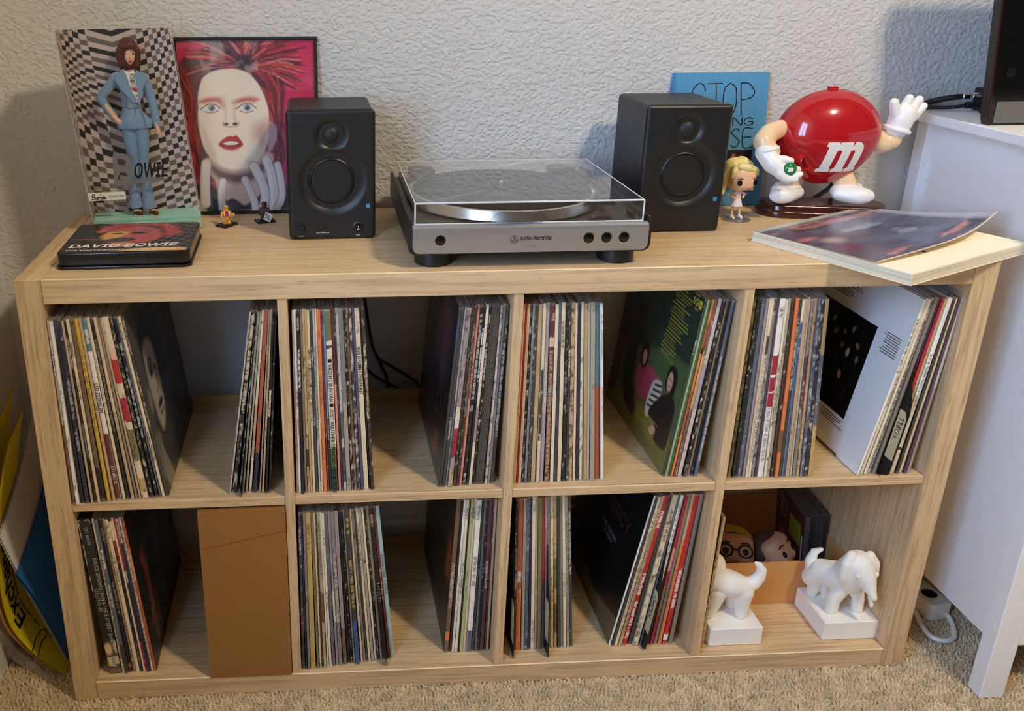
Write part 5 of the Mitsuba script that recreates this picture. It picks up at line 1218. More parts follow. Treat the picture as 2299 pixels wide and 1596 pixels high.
    if controls:
        kn = obj('volume_knob', A(ax([(.0068, 0), (.0068, .0062), (.0060, .0072), (0, .0072)], (.0185, .0195), 30)), 'rubber', k, 40)
        for xx in (.0478, .0585):
            jk = obj('audio_jack', A(ax([(.0030, 0), (.0030, .0008), (.0018, .0008), (.0018, .0002)], (xx, .0190), 24)), 'black_gloss', k, 40)
        sw = obj('power_switch', A(ax([(.0098, 0), (.0098, .0006), (.0080, .0016), (.0068, .0016), (.0066, .0004)], (.1125, .0195), 36)), 'rubber', k, 40)
        obj('rocker', A(ax([(.0066, 0), (.0064, .0026), (0, .0034)], (.1125, .0195), 30)), 'black_gloss', sw, 40)
        obj('on_mark', A(extr_front(sg.box(-.0004, .0006, .0004, .0032), (.1125, .0195), .0038)), 'ink_white', sw)
        obj('off_mark', A(extr_front(sg.Point(0, -.0022).buffer(.0016).difference(sg.Point(0, -.0022).buffer(.0009)), (.1125, .0195), .0036)), 'ink_white', sw)
        for s0, xx, wd in (('Volume', .0140, .0095), ('Aux In', .0440, .0085), ('Phones', .0562, .0092), ('Power', .1085, .0080)):
            tm = text(s0, .0019, False, .0002, width=wd); obj('lettering', A(put(tm, frame_xf((xx, -.0003, .0058 if s0 in ('Volume', 'Power') else .0108), (1, 0, 0), (0, 0, 1)))), 'ink_white', k)
        obj('lettering', A(extr_front(sg.LineString([(-.0011, -.0008), (-.0011, .0004), (0, .0013), (.0011, .0004), (.0011, -.0008)]).buffer(.0003), (.0547, .0117), .0003)), 'ink_white', k)
    else:
        pass
def extr_front(poly, c, d):
    m = extrude(poly, d + .0004); m.apply_transform(frame_xf((c[0], .0004, c[1]), (1, 0, 0), (0, 0, 1))); return m
speaker('a', (.3906, .1816), .0109, 'black loudspeaker with volume knob and power switch, in front of the framed portrait', True)
speaker('b', (.9680, .1889), -.0135, 'black loudspeaker without knobs, standing to the right of the turntable', False)

def turntable():
    k = thing('turntable', 'silver and black belt-drive turntable under a clear hinged dust cover', 'turntable')
    x0, x1, yf, yb = .5690, .9285, .0080, .3560
    z0, z1 = H + .0225, H + .0640
    mat('plinth_grey', (46, 46, 47), .38, .5); mat('panel_silver', (176, 174, 172), .34, .5, .75)
    # plinth: black body with rounded front corners
    c = sg.box(0, 0, x1 - x0, z1 - z0 + .002).buffer(0)
    s_ = sg.box(.011, .011, x1 - x0 - .011, z1 - z0 + .03).buffer(.011, quad_segs=8).intersection(sg.box(-1, -1, 1, z1 - z0))
    m = extrude(s_, yb - yf - .004); m.apply_transform(frame_xf((x0, yb, z0), (1, 0, 0), (0, 0, 1)))
    obj('plinth', m, 'black_plastic', k, 30)
    # deck, slightly sunk between raised sides
    obj('deck', box(x0 + .006, x1 - .006, yf + .012, yb - .004, z1 - .001, z1 + .0018, .0008), 'plinth_grey', k)
    for xa in (x0, x1 - .0055): obj('side_rail', box(xa, xa + .0055, yf + .010, yb, z1 - .004, z1 + .0105, .0012), 'black_plastic', k)
    # front panel, rolled over at the top
    pr = [(0, -.0385), (0, -.004), (.0012, -.0006), (.0045, .0016), (.0120, .0022), (.0120, -.0385)]
    pp = sg.Polygon([(a, b) for a, b in pr]); xa, xb = x0 + .0058, x1 - .0058
    m = extrude(pp, xb - xa); m.apply_transform(np.array([[0, 0, 1, xa], [1, 0, 0, yf - .0015], [0, 1, 0, z1], [0, 0, 0, 1.]])); m.fix_normals()
    # rounded lower corners
    keep = sg.box(.010, .010, xb - xa - .010, .2).buffer(.010, quad_segs=8); ks = extrude(keep, .05); ks.apply_transform(frame_xf((xa, yf + .03, z1 - .0385), (1, 0, 0), (0, 0, 1)))
    try:
        m = to_tm(from_tm(m) ^ from_tm(ks))
    except Exception: pass
    obj('front_panel', m, 'panel_silver', k, 30)
    def ax(prof, c, n=36):
        mm = lathe(prof, n); mm.apply_transform(np.array([[1, 0, 0, c[0]], [0, 0, -1, yf - .0016], [0, 1, 0, c[1]], [0, 0, 0, 1.]])); return mm
    zc = z1 - .0190
    for q, xx in enumerate((x0 + .0460, x1 - .0950, x1 - .0685, x1 - .0425)):
        b = obj('button', ax([(.0092, -.0002), (.0092, .0006), (.0078, .0008), (.0074, .0002)], (xx, zc)), 'alu', k, 30)
        obj('well', ax([(.0078, .0004), (.0076, .0009), (.0050, .0012), (.0046, .0006)], (xx, zc)), 'black_gloss', b, 30)
        obj('button_cap', ax([(.0054, .0006), (.0052, .0028), (.0030, .0034), (0, .0031)], (xx, zc)), 'black_gloss', b, 40)
    tm = text('audio-technica', .0064, True, .0002, width=.0455); obj('lettering', put(tm, frame_xf((.7325, yf - .0017, zc - .0014), (1, 0, 0), (0, 0, 1))), 'ink_black', k)
    tm = text('AT-LP60X', .0022, False, .0002, width=.0135); obj('lettering', put(tm, frame_xf((.7430, yf - .0017, zc - .0122), (1, 0, 0), (0, 0, 1))), 'ink_dim', k)
    lg = sg.Point(0, 0).buffer(.0062).difference(sg.Point(0, 0).buffer(.0057)).union(shapely.union_all([sg.LineString([(0, .0058), (-.0032, -.0046)]).buffer(.0003), sg.LineString([(0, .0058), (.0032, -.0046)]).buffer(.0003), sg.LineString([(-.0050, -.0024), (.0050, -.0024)]).buffer(.0002), sg.LineString([(0, .0058), (0, -.0058)]).buffer(.0002)]))
    obj('emblem', put(extrude(lg, .0002), frame_xf((.7240, yf - .0017, zc), (1, 0, 0), (0, 0, 1))), 'ink_black', k)
    # feet
    for xx, yy in ((x0 + .0400, .0470), (x1 - .0400, .0470), (x0 + .0400, .318), (x1 - .0400, .318)):
        obj('foot', moved(lathe([(0, 0), (.0250, 0), (.0275, .002), (.0275, .018), (.0255, .022), (0, .022)], 48), (xx, yy, H + .0005)), 'black_plastic', k, 40)
    # platter with a bright rim, felt mat, spindle
    pc = (.7330, .1660, z1 + .0018)
    pl = obj('platter', moved(lathe([(0, .002), (.1495, .002), (.1525, .0035), (.1490, .0180), (.1470, .0190), (0, .0190)], 128), pc), 'alu', k, 20)
    obj('felt_mat', moved(lathe([(0, .0190), (.1420, .0190), (.1425, .0196), (.1420, .0208), (0, .0208)], 96), pc), 'black_matte', pl, 30)
    obj('spindle', moved(lathe([(0, .02), (.0036, .02), (.0036, .030), (.0020, .0325), (0, .0328)], 20), pc), 'chrome', pl, 40)
    for s0, a in (('audio-technica', 0),):
        tm = text(s0, .0105, True, .0002, width=.070); obj('mat_lettering', put(tm, frame_xf((pc[0] - .090, pc[1] - .070, pc[2] + .0210), (.78, .62, 0), (-.62, .78, 0))), 'ink_dim', pl)
        lg2 = put(extrude(sa.scale(lg, 2.0, 2.0, origin=(0, 0)), .0002), frame_xf((pc[0] - .102, pc[1] - .080, pc[2] + .0210), (.78, .62, 0), (-.62, .78, 0))); obj('mat_emblem', lg2, 'ink_dim', pl)
    # tonearm at the right: base, arm, head, rest, controls
    ta = obj('tonearm', tube(catmull([(x1 - .0330, .285, z1 + .0270), (x1 - .0345, .200, z1 + .0265), (x1 - .0400, .115, z1 + .0255), (x1 - .0470, .092, z1 + .0245)], 8), .0036, 12), 'black_satin', k, True)
    obj('pivot', moved(cyl(.0150, .024, 36, bev=.002), (x1 - .0330, .272, z1 + .0018)), 'black_plastic', ta, 30)
    obj('headshell', put(box(-.0075, .0075, -.016, .012, -.0105, .0015, .001), trimesh.transformations.translation_matrix((x1 - .0500, .084, z1 + .0245)) @ rodrigues((0, 0, 1), .35)), 'black_plastic', ta)
    obj('arm_rest', cat_([box(x1 - .0440, x1 - .0340, .130, .138, z1 + .0018, z1 + .0205, .001)]), 'black_plastic', k)
    obj('lift_clip', box(x1 - .066, x1 - .054, .128, .134, z1 + .0150, z1 + .0225, .001), 'white_plastic', k)
    obj('speed_switch', box(x1 - .090, x1 - .055, .0320, .0400, z1 + .0018, z1 + .0048, .0008), 'black_gloss', k)
    obj('cue_lever', cat_([box(x1 - .0240, x1 - .0205, .030, .060, z1 + .0018, z1 + .0120, .001)]), 'black_gloss', k)
    # clear dust cover: five sheets of acrylic with bright edges, two dark hinges behind
    cx0, cx1, cy0, cy1, cz0, cz1 = .5790, .9165, .0200, .3310, z1 + .0025, H + .0975
    cv = k + '__dust_cover'
    th = .0024
    dcv = cat_([box(cx0, cx1, cy0, cy1, cz1 - th, cz1), box(cx0, cx1, cy0, cy0 + th, cz0, cz1 - th), box(cx0, cx1, cy1 - th, cy1, cz0, cz1 - th), box(cx0, cx0 + th, cy0 + th, cy1 - th, cz0, cz1 - th), box(cx1 - th, cx1, cy0 + th, cy1 - th, cz0, cz1 - th)])
    def pane(P): return trimesh.Trimesh(np.array(P, float), [[0, 1, 2], [0, 2, 3]], process=False)
    obj('dust_cover', pane([(cx0, cy0, cz1), (cx1, cy0, cz1), (cx1, cy1, cz1), (cx0, cy1, cz1)]), 'acrylic', k)
    obj('front_pane', pane([(cx0, cy0, cz0), (cx1, cy0, cz0), (cx1, cy0, cz1), (cx0, cy0, cz1)]), 'acrylic', cv)
    obj('back_pane', pane([(cx0, cy1, cz0), (cx1, cy1, cz0), (cx1, cy1, cz1), (cx0, cy1, cz1)]), 'acrylic', cv)
    obj('side_pane', pane([(cx0, cy0, cz0), (cx0, cy1, cz0), (cx0, cy1, cz1), (cx0, cy0, cz1)]), 'acrylic', cv)
    obj('side_pane', pane([(cx1, cy0, cz0), (cx1, cy1, cz0), (cx1, cy1, cz1), (cx1, cy0, cz1)]), 'acrylic', cv)
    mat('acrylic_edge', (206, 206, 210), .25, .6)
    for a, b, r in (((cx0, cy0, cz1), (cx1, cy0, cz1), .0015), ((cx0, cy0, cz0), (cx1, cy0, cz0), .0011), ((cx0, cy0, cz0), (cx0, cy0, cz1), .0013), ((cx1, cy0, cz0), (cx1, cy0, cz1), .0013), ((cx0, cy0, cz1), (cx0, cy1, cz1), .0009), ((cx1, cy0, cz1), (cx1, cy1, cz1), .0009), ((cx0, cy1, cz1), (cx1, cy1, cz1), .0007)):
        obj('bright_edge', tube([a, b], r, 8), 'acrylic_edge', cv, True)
    for xx in (x0 + .030, x1 - .078):
        obj('hinge', box(xx, xx + .046, cy1 - .012, cy1 + .018, z1, z1 + .0215, .002), 'plinth_grey', k)
turntable()
# ---------------------------------------------------------------- things on the right of the shelf top
def blue_book():
    k = thing('blue_book', 'blue hardback book with hand-drawn black capitals leaning on the wall behind the right loudspeaker', 'book')
    e = np.array([0, .035, .24]); e /= np.linalg.norm(e)
    F = frame_xf((1.0850, .3585, H + .0008), (1, .006, 0), e)
    mat('book_blue', proc(lambda p, n, uv: mix(col((74, 140, 184)), col((92, 156, 196)), fbm(p.x * 800, p.z * 800, 1.0, 2))), .6, .3)
    w_, h_ = .1760, .2405
    obj('front_cover', put(box(.004, w_, 0, h_, -.0028, 0, .0006), F), 'book_blue', k)
    obj('back_cover', put(box(.004, w_, 0, h_, -.0200, -.0172, .0006), F), 'book_blue', k)
    sp = extrude(sg.Polygon([(.005, 0), (.0008, -.004), (0, -.010), (.0008, -.016), (.005, -.020), (.005, -.0172), (.0032, -.010), (.005, -.0028)]), h_); sp.apply_transform(np.array([[1, 0, 0, 0], [0, 0, 1, 0], [0, 1, 0, 0], [0, 0, 0, 1.]])); sp.fix_normals()
    obj('spine', put(sp, F), 'book_blue', k, 40)
    obj('pages', put(box(.005, w_ - .004, .004, h_ - .004, -.0170, -.0030), F), 'paper_edge', k)
    def st(L, wd=.0019): obj('lettering', put(strokes(L, wd, .0002), F @ trimesh.transformations.translation_matrix((0, 0, .0001))), 'ink_black', k)
    st([[(.0584, .2091), (.055, .218), (.0453, .221), (.037, .213), (.034, .2045), (.042, .196), (.054, .188), (.056, .172), (.046, .165), (.034, .172)]])
    st([[(.0627, .2205), (.076, .2208), (.0895, .2210)], [(.0775, .2206), (.079, .200), (.0805, .166)]])
    st([[(.104, .2214), (.0945, .212), (.0925, .192), (.096, .173), (.108, .1655), (.1155, .175), (.1176, .1917), (.1145, .213), (.104, .2214)]])
    st([[(.1236, .2212), (.1258, .193), (.128, .1648)], [(.1236, .2212), (.138, .2205), (.1496, .2072), (.145, .196), (.127, .1916)]])
    # second line: MAKING, third line: SENSE
    def caps(s0, x0, x1, z0, z1):
        g = {'M': [[(0, 0), (.1, 1), (.5, .3), (.9, 1), (1, 0)]], 'A': [[(0, 0), (.5, 1), (1, 0)], [(.2, .4), (.8, .4)]], 'K': [[(0, 0), (0, 1)], [(.9, 1), (0, .45), (1, 0)]], 'I': [[(.5, 0), (.5, 1)]], 'N': [[(0, 0), (.02, 1), (.95, 0), (1, 1)]],
             'G': [[(1, .85), (.6, 1), (.1, .75), (.05, .3), (.5, 0), (1, .15), (1, .45), (.55, .45)]], 'S': [[(.9, .9), (.5, 1), (.1, .8), (.5, .55), (.95, .3), (.5, 0), (.05, .12)]], 'E': [[(1, 1), (.05, .97), (.1, .02), (1, 0)], [(.08, .52), (.85, .55)]]}
        n = len(s0); cw = (x1 - x0) / n
        for q, ch in enumerate(s0):
            st([[(x0 + cw * (q + .1 + .78 * a), z0 + (z1 - z0) * b) for a, b in Ls] for Ls in g[ch]])
    caps('MAKING', .030, .1530, .1462, .1600); caps('SENSE', .040, .1545, .1068, .1402)
    p = Print(.118, .044, 60, 24, (38, 24, 26)); p.c *= (.6 + .8 * p.n(40, 40, 3))[:, None]
    p.spot(.083, .032, .0035, .005, (168, 112, 90), .5); p.spot(.083, .026, .008, .006, (60, 30, 30), .5); p.spot(.03, .03, .004, .005, (150, 100, 80), .5)
    m, c = p.mesh(F @ frame_xf((.036, .058, .0003), (1, 0, 0), (0, 1, 0))); obj('cover_photo', m, 'print_satin', k, color=c)
    tm = text('TALKING HEADS', .0035, False, .0002, width=.045); obj('lettering', put(moved(tm, (.108, .0190, .0001)), F), 'ink_white', k)
blue_book()

def blonde_figure():
    k = thing('blonde_figurine', 'small vinyl figurine with big head, blonde hair and white dress on a clear disc', 'figurine')
    mat('blonde', proc(lambda p, n, uv: mix(col((226, 208, 128)), col((246, 232, 160)), smoothstep(.3, .7, fbm(p.x * 240 + p.z * 60, p.y * 300, p.z * 900, 2)))), .45, .4); mat('vinyl_skin', (240, 190, 150), .42, .4); mat('dress_white', (236, 228, 230), .5, .4); mat('brow_brown', (92, 46, 32), .6, .3)
    M = np.eye(4); M[:3, :3] = rodrigues((0, 0, 1), .16)[:3, :3]; M[:3, 3] = (1.1705, .2640, H + .0004)
    A = lambda m: put(m, M)
    hd = rbox(.0465, .0400, .0440, .0165, 8, .0150); hd = hd.subdivide().subdivide(); hd.merge_vertices(); trimesh.smoothing.filter_taubin(hd, iterations=8); hd.apply_translation((.0015, -.002, .0525))
    b = bones([[(0, 0, .0500, .0060), (0, 0, .0420, .0062), (0, 0, .0300, .0070)], [(-.0060, 0, .0480, .0022), (-.0140, -.001, .0440, .0018), (-.0075, -.006, .0385, .0018)], [(.0060, 0, .0480, .0022), (.0135, -.001, .0450, .0018), (.0078, -.005, .0395, .0018)],
               [(-.0040, 0, .0300, .0032), (-.0065, 0, .0200, .0027), (-.0068, -.001, .0090, .0021)], [(.0050, 0, .0300, .0032), (.0070, 0, .0200, .0027), (.0080, -.001, .0090, .0021)]], .0015, 6)
    obj('body', A(b), 'vinyl_skin', k, True)
    obj('head', A(hd), 'vinyl_skin', k, True)
    obj('dress', A(lathe([(.0035, .0510), (.0062, .0480), (.0066, .0440), (.0058, .0400), (.0080, .0330), (.0108, .0245), (.0098, .0245), (.0040, .0350)], 32)), 'dress_white', k, 40)
    zc = .0745
    hr = bones([[(-.012, .006, .0930, .0150), (.004, .007, .0950, .0148), (.014, .006, .0905, .0130)], [(-.012, .006, .0930, .0150), (-.0205, .008, .0800, .0085), (-.0250, .010, .0650, .0075), (-.0235, .010, .0530, .0060), (-.0260, .006, .0475, .0035)],
                [(.014, .006, .0905, .0130), (.0235, .010, .0780, .0070), (.0250, .011, .0640, .0060), (.0225, .009, .0545, .0048), (.0285, .001, .0525, .0026)],
                [(-.0165, -.010, .0940, .0062), (-.0215, -.013, .0870, .0050), (-.0232, -.012, .0800, .0035)], [(-.0120, -.014, .0965, .0060), (.0020, -.0175, .0945, .0062), (.0140, -.0160, .0900, .0056), (.0230, -.011, .0840, .0042)],
                [(0, .014, .0860, .0160), (0, .014, .0650, .0140)]], .0018, 6)
    obj('hair', A(hr), 'blonde', k, True)
    for q in range(5):
        a = -.0140 + q * .001; obj('hair_lock', A(tube(catmull([(a, -.0135, .1015 - q * .0005), (.002 + q * .002, -.0205 + q * .0006, .0985 - q * .0022), (.018 + q * .0012, -.0185 + q * .001, .0920 - q * .0025), (.0265, -.010, .0850 - q * .0012)], 5), [.0022] * 14 + [.0012, .0006], 8)), 'blonde', k, True)
    for sx, xx in ((-1, -.0125), (1, .0175)):
        e = ball(.0049, (xx, -.0210, .0690), (1, .32, 1.05)); obj('eye', A(e), 'black_gloss', k, True)
        obj('eyebrow', A(tube(catmull([(xx - .0065, -.0214, .0762 if sx < 0 else .0752), (xx, -.0222, .0768), (xx + .0065, -.0214, .0750 if sx < 0 else .0790)], 4), .0007, 6)), 'brow_brown', k, True)
    for q in range(3): obj('eyelash', A(tube([(-.0166, -.0214, .0695 + q * .0012), (-.0190, -.0210, .0702 + q * .0018)], .0005, 5)), 'black_gloss', k, True)
    obj('nose', A(ball(.0013, (.0030, -.0222, .0635), (1, .8, .8), 2)), 'vinyl_skin', k, True)
    for xx in (-.0070, .0082):
        sh = obj('shoe', A(bones([[(xx, .002, .0075, .0024), (xx, -.0030, .0055, .0030), (xx + .0006, -.0075, .0040, .0024)]], .0012, 5)), 'white_plastic', k, True)
        obj('heel', A(cyl(.0011, .0065, 10, (xx, .0042, .0016))), 'white_plastic', sh)
    scene['clear_disc'] = {"type": "blendbsdf", "weight": .3, "a": {"type": "thindielectric", "int_ior": 1.49}, "b": {"type": "twosided", "bsdf": {"type": "diffuse", "reflectance": rgbd((150, 140, 132))}}}
    obj('clear_disc', A(moved(cyl(.0245, .0015, 48, bev=.0004), (.002, -.002, 0))), 'clear_disc', k, 30)
blonde_figure()

def candy_dispenser():
    k = thing('candy_dispenser', 'round glossy red candy dispenser with white gloves, a white letter and an oval brown base', 'candy dispenser')
    mat('candy_red', (176, 16, 26), .09, .55, clearcoat=.6, clearcoat_gloss=.95); mat('candy_cream', (240, 206, 162), .28, .5); mat('glove_white', (240, 238, 232), .38, .45); mat('base_brown', (62, 28, 20), .14, .55); mat('candy_green', (22, 120, 62), .2, .5); mat('chute_red', (110, 12, 20), .3, .5)
    Mb = np.eye(4); Mb[:3, :3] = rodrigues((0, 0, 1), -.19)[:3, :3]; Mb[:3, 3] = (1.3400, .2900, H + .0005)
    def oval(ins): return np.array(sg.LineString([(-.070, 0), (.070, 0)]).buffer(.0425 - ins, quad_segs=14).exterior.coords)[:-1]
    P = []
    for ins, z in ((.001, 0), (0, .002), (0, .008), (.0020, .0105), (.0050, .0125), (.0062, .0190), (.0085, .0215), (.0120, .0222)):
        o = oval(ins); P.append(np.c_[o, np.full(len(o), z)])
    n = len(P[0]); V = np.vstack(P + [[(0, 0, 0)], [(0, 0, .0222)]]); F = []
    for r in range(len(P) - 1):
        for j in range(n):
            a, b2 = r * n + j, r * n + (j + 1) % n; F += [[a, b2, b2 + n], [a, b2 + n, a + n]]
    for j in range(n): F += [[len(V) - 2, (j + 1) % n, j], [len(V) - 1, (len(P) - 1) * n + j, (len(P) - 1) * n + (j + 1) % n]]
    obj('base', put(trimesh.Trimesh(V, F), Mb), 'base_brown', k, 40)
    # body: a plump lens, fuller above, narrowing to a flat underside
    C0 = np.array([1.3440, .2900, H + .1400]); AX, AZU, AZL, AY = .0905, .0775, .0860, .0590
    def shape(V):
        V = V.copy(); t = np.clip(-V[:, 2], 0, 1)
        V[:, 0] *= AX * (1 - .20 * t ** 1.3); V[:, 1] *= AY * (1 - .10 * t); V[:, 2] *= np.where(V[:, 2] > 0, AZU, AZL); return V
    s_ = trimesh.creation.icosphere(subdivisions=5)
    body = trimesh.Trimesh(shape(np.array(s_.vertices)), s_.faces, process=False); body.apply_translation(C0)
    obj('body', body, 'candy_red', k, True)
    obj('cap', moved(rbox(.0150, .0120, .0060, .002, 4, .001), (C0[0] - .004, C0[1], C0[2] + AZU - .0012)), 'candy_red', k)
    obj('seam', tube([tuple(C0 + q) for q in shape(np.c_[np.cos(np.linspace(0, 2 * np.pi, 90)), np.zeros(90), np.sin(np.linspace(0, 2 * np.pi, 90))])], .0007, 6, False), 'chute_red', k, True)
    def ysurf(xx, zz):
        dz = zz - C0[2]; v = np.where(dz > 0, dz / AZU, dz / AZL); t = np.clip(-v, 0, 1); u = (xx - C0[0]) / (AX * (1 - .20 * t ** 1.3))
        return C0[1] - AY * (1 - .10 * t) * np.sqrt(np.clip(1 - u * u - v * v, 0, 1))
    def decal(poly, off, m, name, parent=k, depth=.0008):
        ms = []
        for g in getattr(poly, 'geoms', [poly]):
            v, f = trimesh.creation.triangulate_polygon(g, engine='earcut')
            v3, f3 = trimesh.remesh.subdivide_to_size(np.c_[v, np.zeros(len(v))], f, .0025)
            ms.append(trimesh.Trimesh(np.c_[v3[:, 0], ysurf(v3[:, 0], v3[:, 1]) - off, v3[:, 1]], f3))
        return obj(name, cat_(ms), m, parent, True)
    # the white slab-serif letter m
    def letter_m(h):
        wd = h * 1.22; st = .235 * wd; xs_ = [.02 * wd, .385 * wd, .75 * wd]; g = []
        for q in (0, 1):
            xa, xb = xs_[q], xs_[q + 1] + st; r_ = st * 1.05
            A_ = sg.box(xa, 0, xb, h).difference(sg.box(xb - r_, h - r_, xb + 1, h + 1)).union(sg.Point(xb - r_, h - r_).buffer(r_, quad_segs=14).intersection(sg.box(xb - r_, h - r_, xb + 1, h + 1)))
            sl = sg.box(xs_[q] + st, -1, xs_[q + 1], h * .66).union(sg.Point((xs_[q] + st + xs_[q + 1]) / 2, h * .66).buffer((xs_[q + 1] - xs_[q] - st) / 2, quad_segs=10))
            nt = sg.Polygon([(xa + st * 1.0, h + .01), (xa + st * 1.0, h * .86), (xa + st * 1.35, h + .01)]) if q == 0 else sg.Polygon([(xa + st * .9, h + .01), (xa + st * 1.05, h * .84), (xa + st * 1.55, h + .01)])
            g.append(A_.difference(sl).difference(nt))
        m_ = shapely.union_all(g)
        for x0 in xs_: m_ = m_.union(sg.box(x0 - .05 * wd, 0, x0 + st + .05 * wd, h * .12))
        m_ = m_.union(sg.box(xs_[0] - .06 * wd, h * .85, xs_[0] + st * .5, h))
        return sa.skew(m_.buffer(.0008).buffer(-.0008), xs=7, origin=(0, 0))
    decal(sa.translate(letter_m(.0540), 1.3130, H + .0830), .0006, 'ink_white', 'letter')
    # chute
    cz, cx_ = H + .1005, 1.2915
    yy = float(ysurf(np.array([cx_]), np.array([cz]))[0])
    ch = lathe([(.0125, -.020), (.0125, .006), (.0150, .008), (.0165, .006), (.0165, -.014)], 36); ch.apply_transform(frame_xf((cx_, yy + .004, cz), (1, .45, 0), (0, 0, 1))); obj('chute', ch, 'candy_red', k, 40)
    dk = lathe([(0, .0008), (.0126, .0008), (.0126, .0002), (0, .0002)], 30); dk.apply_transform(frame_xf((cx_, yy + .0035, cz), (1, .45, 0), (0, 0, 1))); obj('chute_floor', dk, 'chute_red', k)
    obj('screw', moved(ball(.0028, (0, 0, 0), (1, .5, 1), 2), (1.3900, float(ysurf(np.array([1.390]), np.array([H + .136]))[0]), H + .136)), 'candy_red', k, True)
    # arms
    z = lambda q: H + q
    obj('arm', bones([[(1.262, .285, z(.150), .0150), (1.236, .270, z(.1440), .0168), (1.2245, .262, z(.1330), .0175), (1.2290, .256, z(.1190), .0165), (1.2340, .252, z(.1160), .0160)]], .004, 10), 'candy_cream', k, True)
    gl = obj('glove', bones([[(1.2330, .250, z(.1120), .0155), (1.2440, .238, z(.0960), .0165), (1.2560, .230, z(.0860), .0140)],
                             [(1.2560, .230, z(.0860), .0140), (1.2640, .226, z(.0765), .0082), (1.2780, .222, z(.0770), .0068), (1.2850, .221, z(.0800), .0055)], [(1.2540, .226, z(.0820), .0110), (1.2620, .219, z(.0735), .0072), (1.2760, .217, z(.0725), .0060)], [(1.2540, .236, z(.0890), .0110), (1.2720, .233, z(.0850), .0070), (1.2860, .232, z(.0860), .0055)],
                             [(1.2460, .236, z(.1000), .0110), (1.2590, .228, z(.1040), .0070), (1.2680, .225, z(.1025), .0055)]], .0025, 8), 'glove_white', k, True)
    def ring(c, ax, R, r): 
        a = np.linspace(0, 2 * math.pi, 33); ax = np.array(ax, float); ax /= np.linalg.norm(ax); u = np.cross(ax, (.2, 1, .1)); u /= np.linalg.norm(u); v = np.cross(ax, u)
        return tube(np.array(c) + R * (np.cos(a)[:, None] * u + np.sin(a)[:, None] * v), r, 10, False)
    obj('glove_cuff', ring((1.2330, .2510, z(.1170)), (-.3, .35, 1), .0160, .0042), 'glove_white', gl, True)
    cg = ball(.0118, (1.2690, .2190, z(.0880)), (1, .62, 1)); gc = obj('green_candy', cg, 'candy_green', k, True)
    ml = extrude(sa.scale(letter_m(.0075), 1, 1, origin=(0, 0)), .0004); ml.apply_transform(frame_xf((1.2642, .2114, z(.0842)), (1, 0, 0), (0, 0, 1))); obj('candy_letter', ml, 'ink_white', gc)
    obj('arm', bones([[(1.423, .288, z(.1330), .0200), (1.4440, .286, z(.1250), .0185), (1.4580, .284, z(.1300), .0165), (1.4640, .283, z(.1450), .0145)]], .004, 10), 'candy_cream', k, True)
    gr = obj('glove', bones([[(1.4650, .282, z(.1500), .0190), (1.4690, .281, z(.1640), .0205), (1.4740, .280, z(.1740), .0190)],
                             [(1.4610, .280, z(.1700), .0120), (1.4520, .277, z(.1830), .0090), (1.4470, .275, z(.1950), .0075)], [(1.4680, .280, z(.1770), .0120), (1.4720, .279, z(.1910), .0085), (1.4745, .278, z(.2010), .0072)],
                             [(1.4780, .280, z(.1760), .0120), (1.4870, .279, z(.1900), .0084), (1.4920, .278, z(.1985), .0072)], [(1.4850, .280, z(.1700), .0110), (1.4960, .279, z(.1805), .0078), (1.5020, .278, z(.1880), .0066)]], .0028, 8), 'glove_white', k, True)
    obj('glove_cuff', ring((1.4640, .2825, z(.1480)), (.25, 0, 1), .0195, .0045), 'glove_white', gr, True)
    # legs and shoes
    for (lx, ly, sx_, sy_, yaw) in ((1.2985, .297, 1.2870, .288, -.15), (1.3830, .281, 1.3935, .266, .25)):
        obj('leg', bones([[(lx, ly, z(.066), .0175), ((lx + sx_) / 2, ly - .002, z(.054), .0185), (sx_ + .003 * (1 if sx_ < lx else -1), ly - .002, z(.046), .0170)]], .004, 8), 'candy_cream', k, True)
        sm = bones([[(sx_, sy_ + .010, z(.0405), .0150), (sx_, sy_ - .002, z(.0390), .0165), (sx_ + (sx_ - lx) * .8, sy_ - .018, z(.0370), .0140)]], .004, 10)
        sm.vertices[:, 2] = np.maximum(sm.vertices[:, 2], z(.0230)); c_ = sm.vertices.mean(0); sm.vertices[:, 0] = c_[0] + (sm.vertices[:, 0] - c_[0]) * 1.75; sm.vertices[:, 1] = c_[1] + (sm.vertices[:, 1] - c_[1]) * .95
        sh = obj('shoe', sm, 'glove_white', k, True)
        obj('shoe_cuff', ring((sx_ + .002, ly - .003, z(.0500)), (0, 0, 1), .0185, .0044), 'glove_white', sh, True)
candy_dispenser()
for _k in [q for q in scene if q.startswith('candy_dispenser__') and q != 'candy_dispenser__base']:
    v_, f_, n_, _, _ = meshkit.WRITTEN[scene[_k]['filename']]
    y_ = (.29 if _k.split('__')[1].split('_0')[0] in ('body', 'letter', 'chute', 'chute_floor', 'screw', 'cap', 'seam') else float(v_[:, 1].mean()))
    scene[_k]['to_world'] = T().translate([-.285 * (.31 - y_) - .010, 0, .10 * (.31 - y_)])
tag(obj('power_cable', tube(catmull([(1.418, .392, .870), (1.4165, .392, .83), (1.408, .385, .796), (1.385, .3715, .784), (1.360, .365, .7725), (1.335, .372, .7690)], 8), .0042, 8), 'black_satin', smooth=True), 'black cable on the wall behind the red candy dispenser', 'cable')

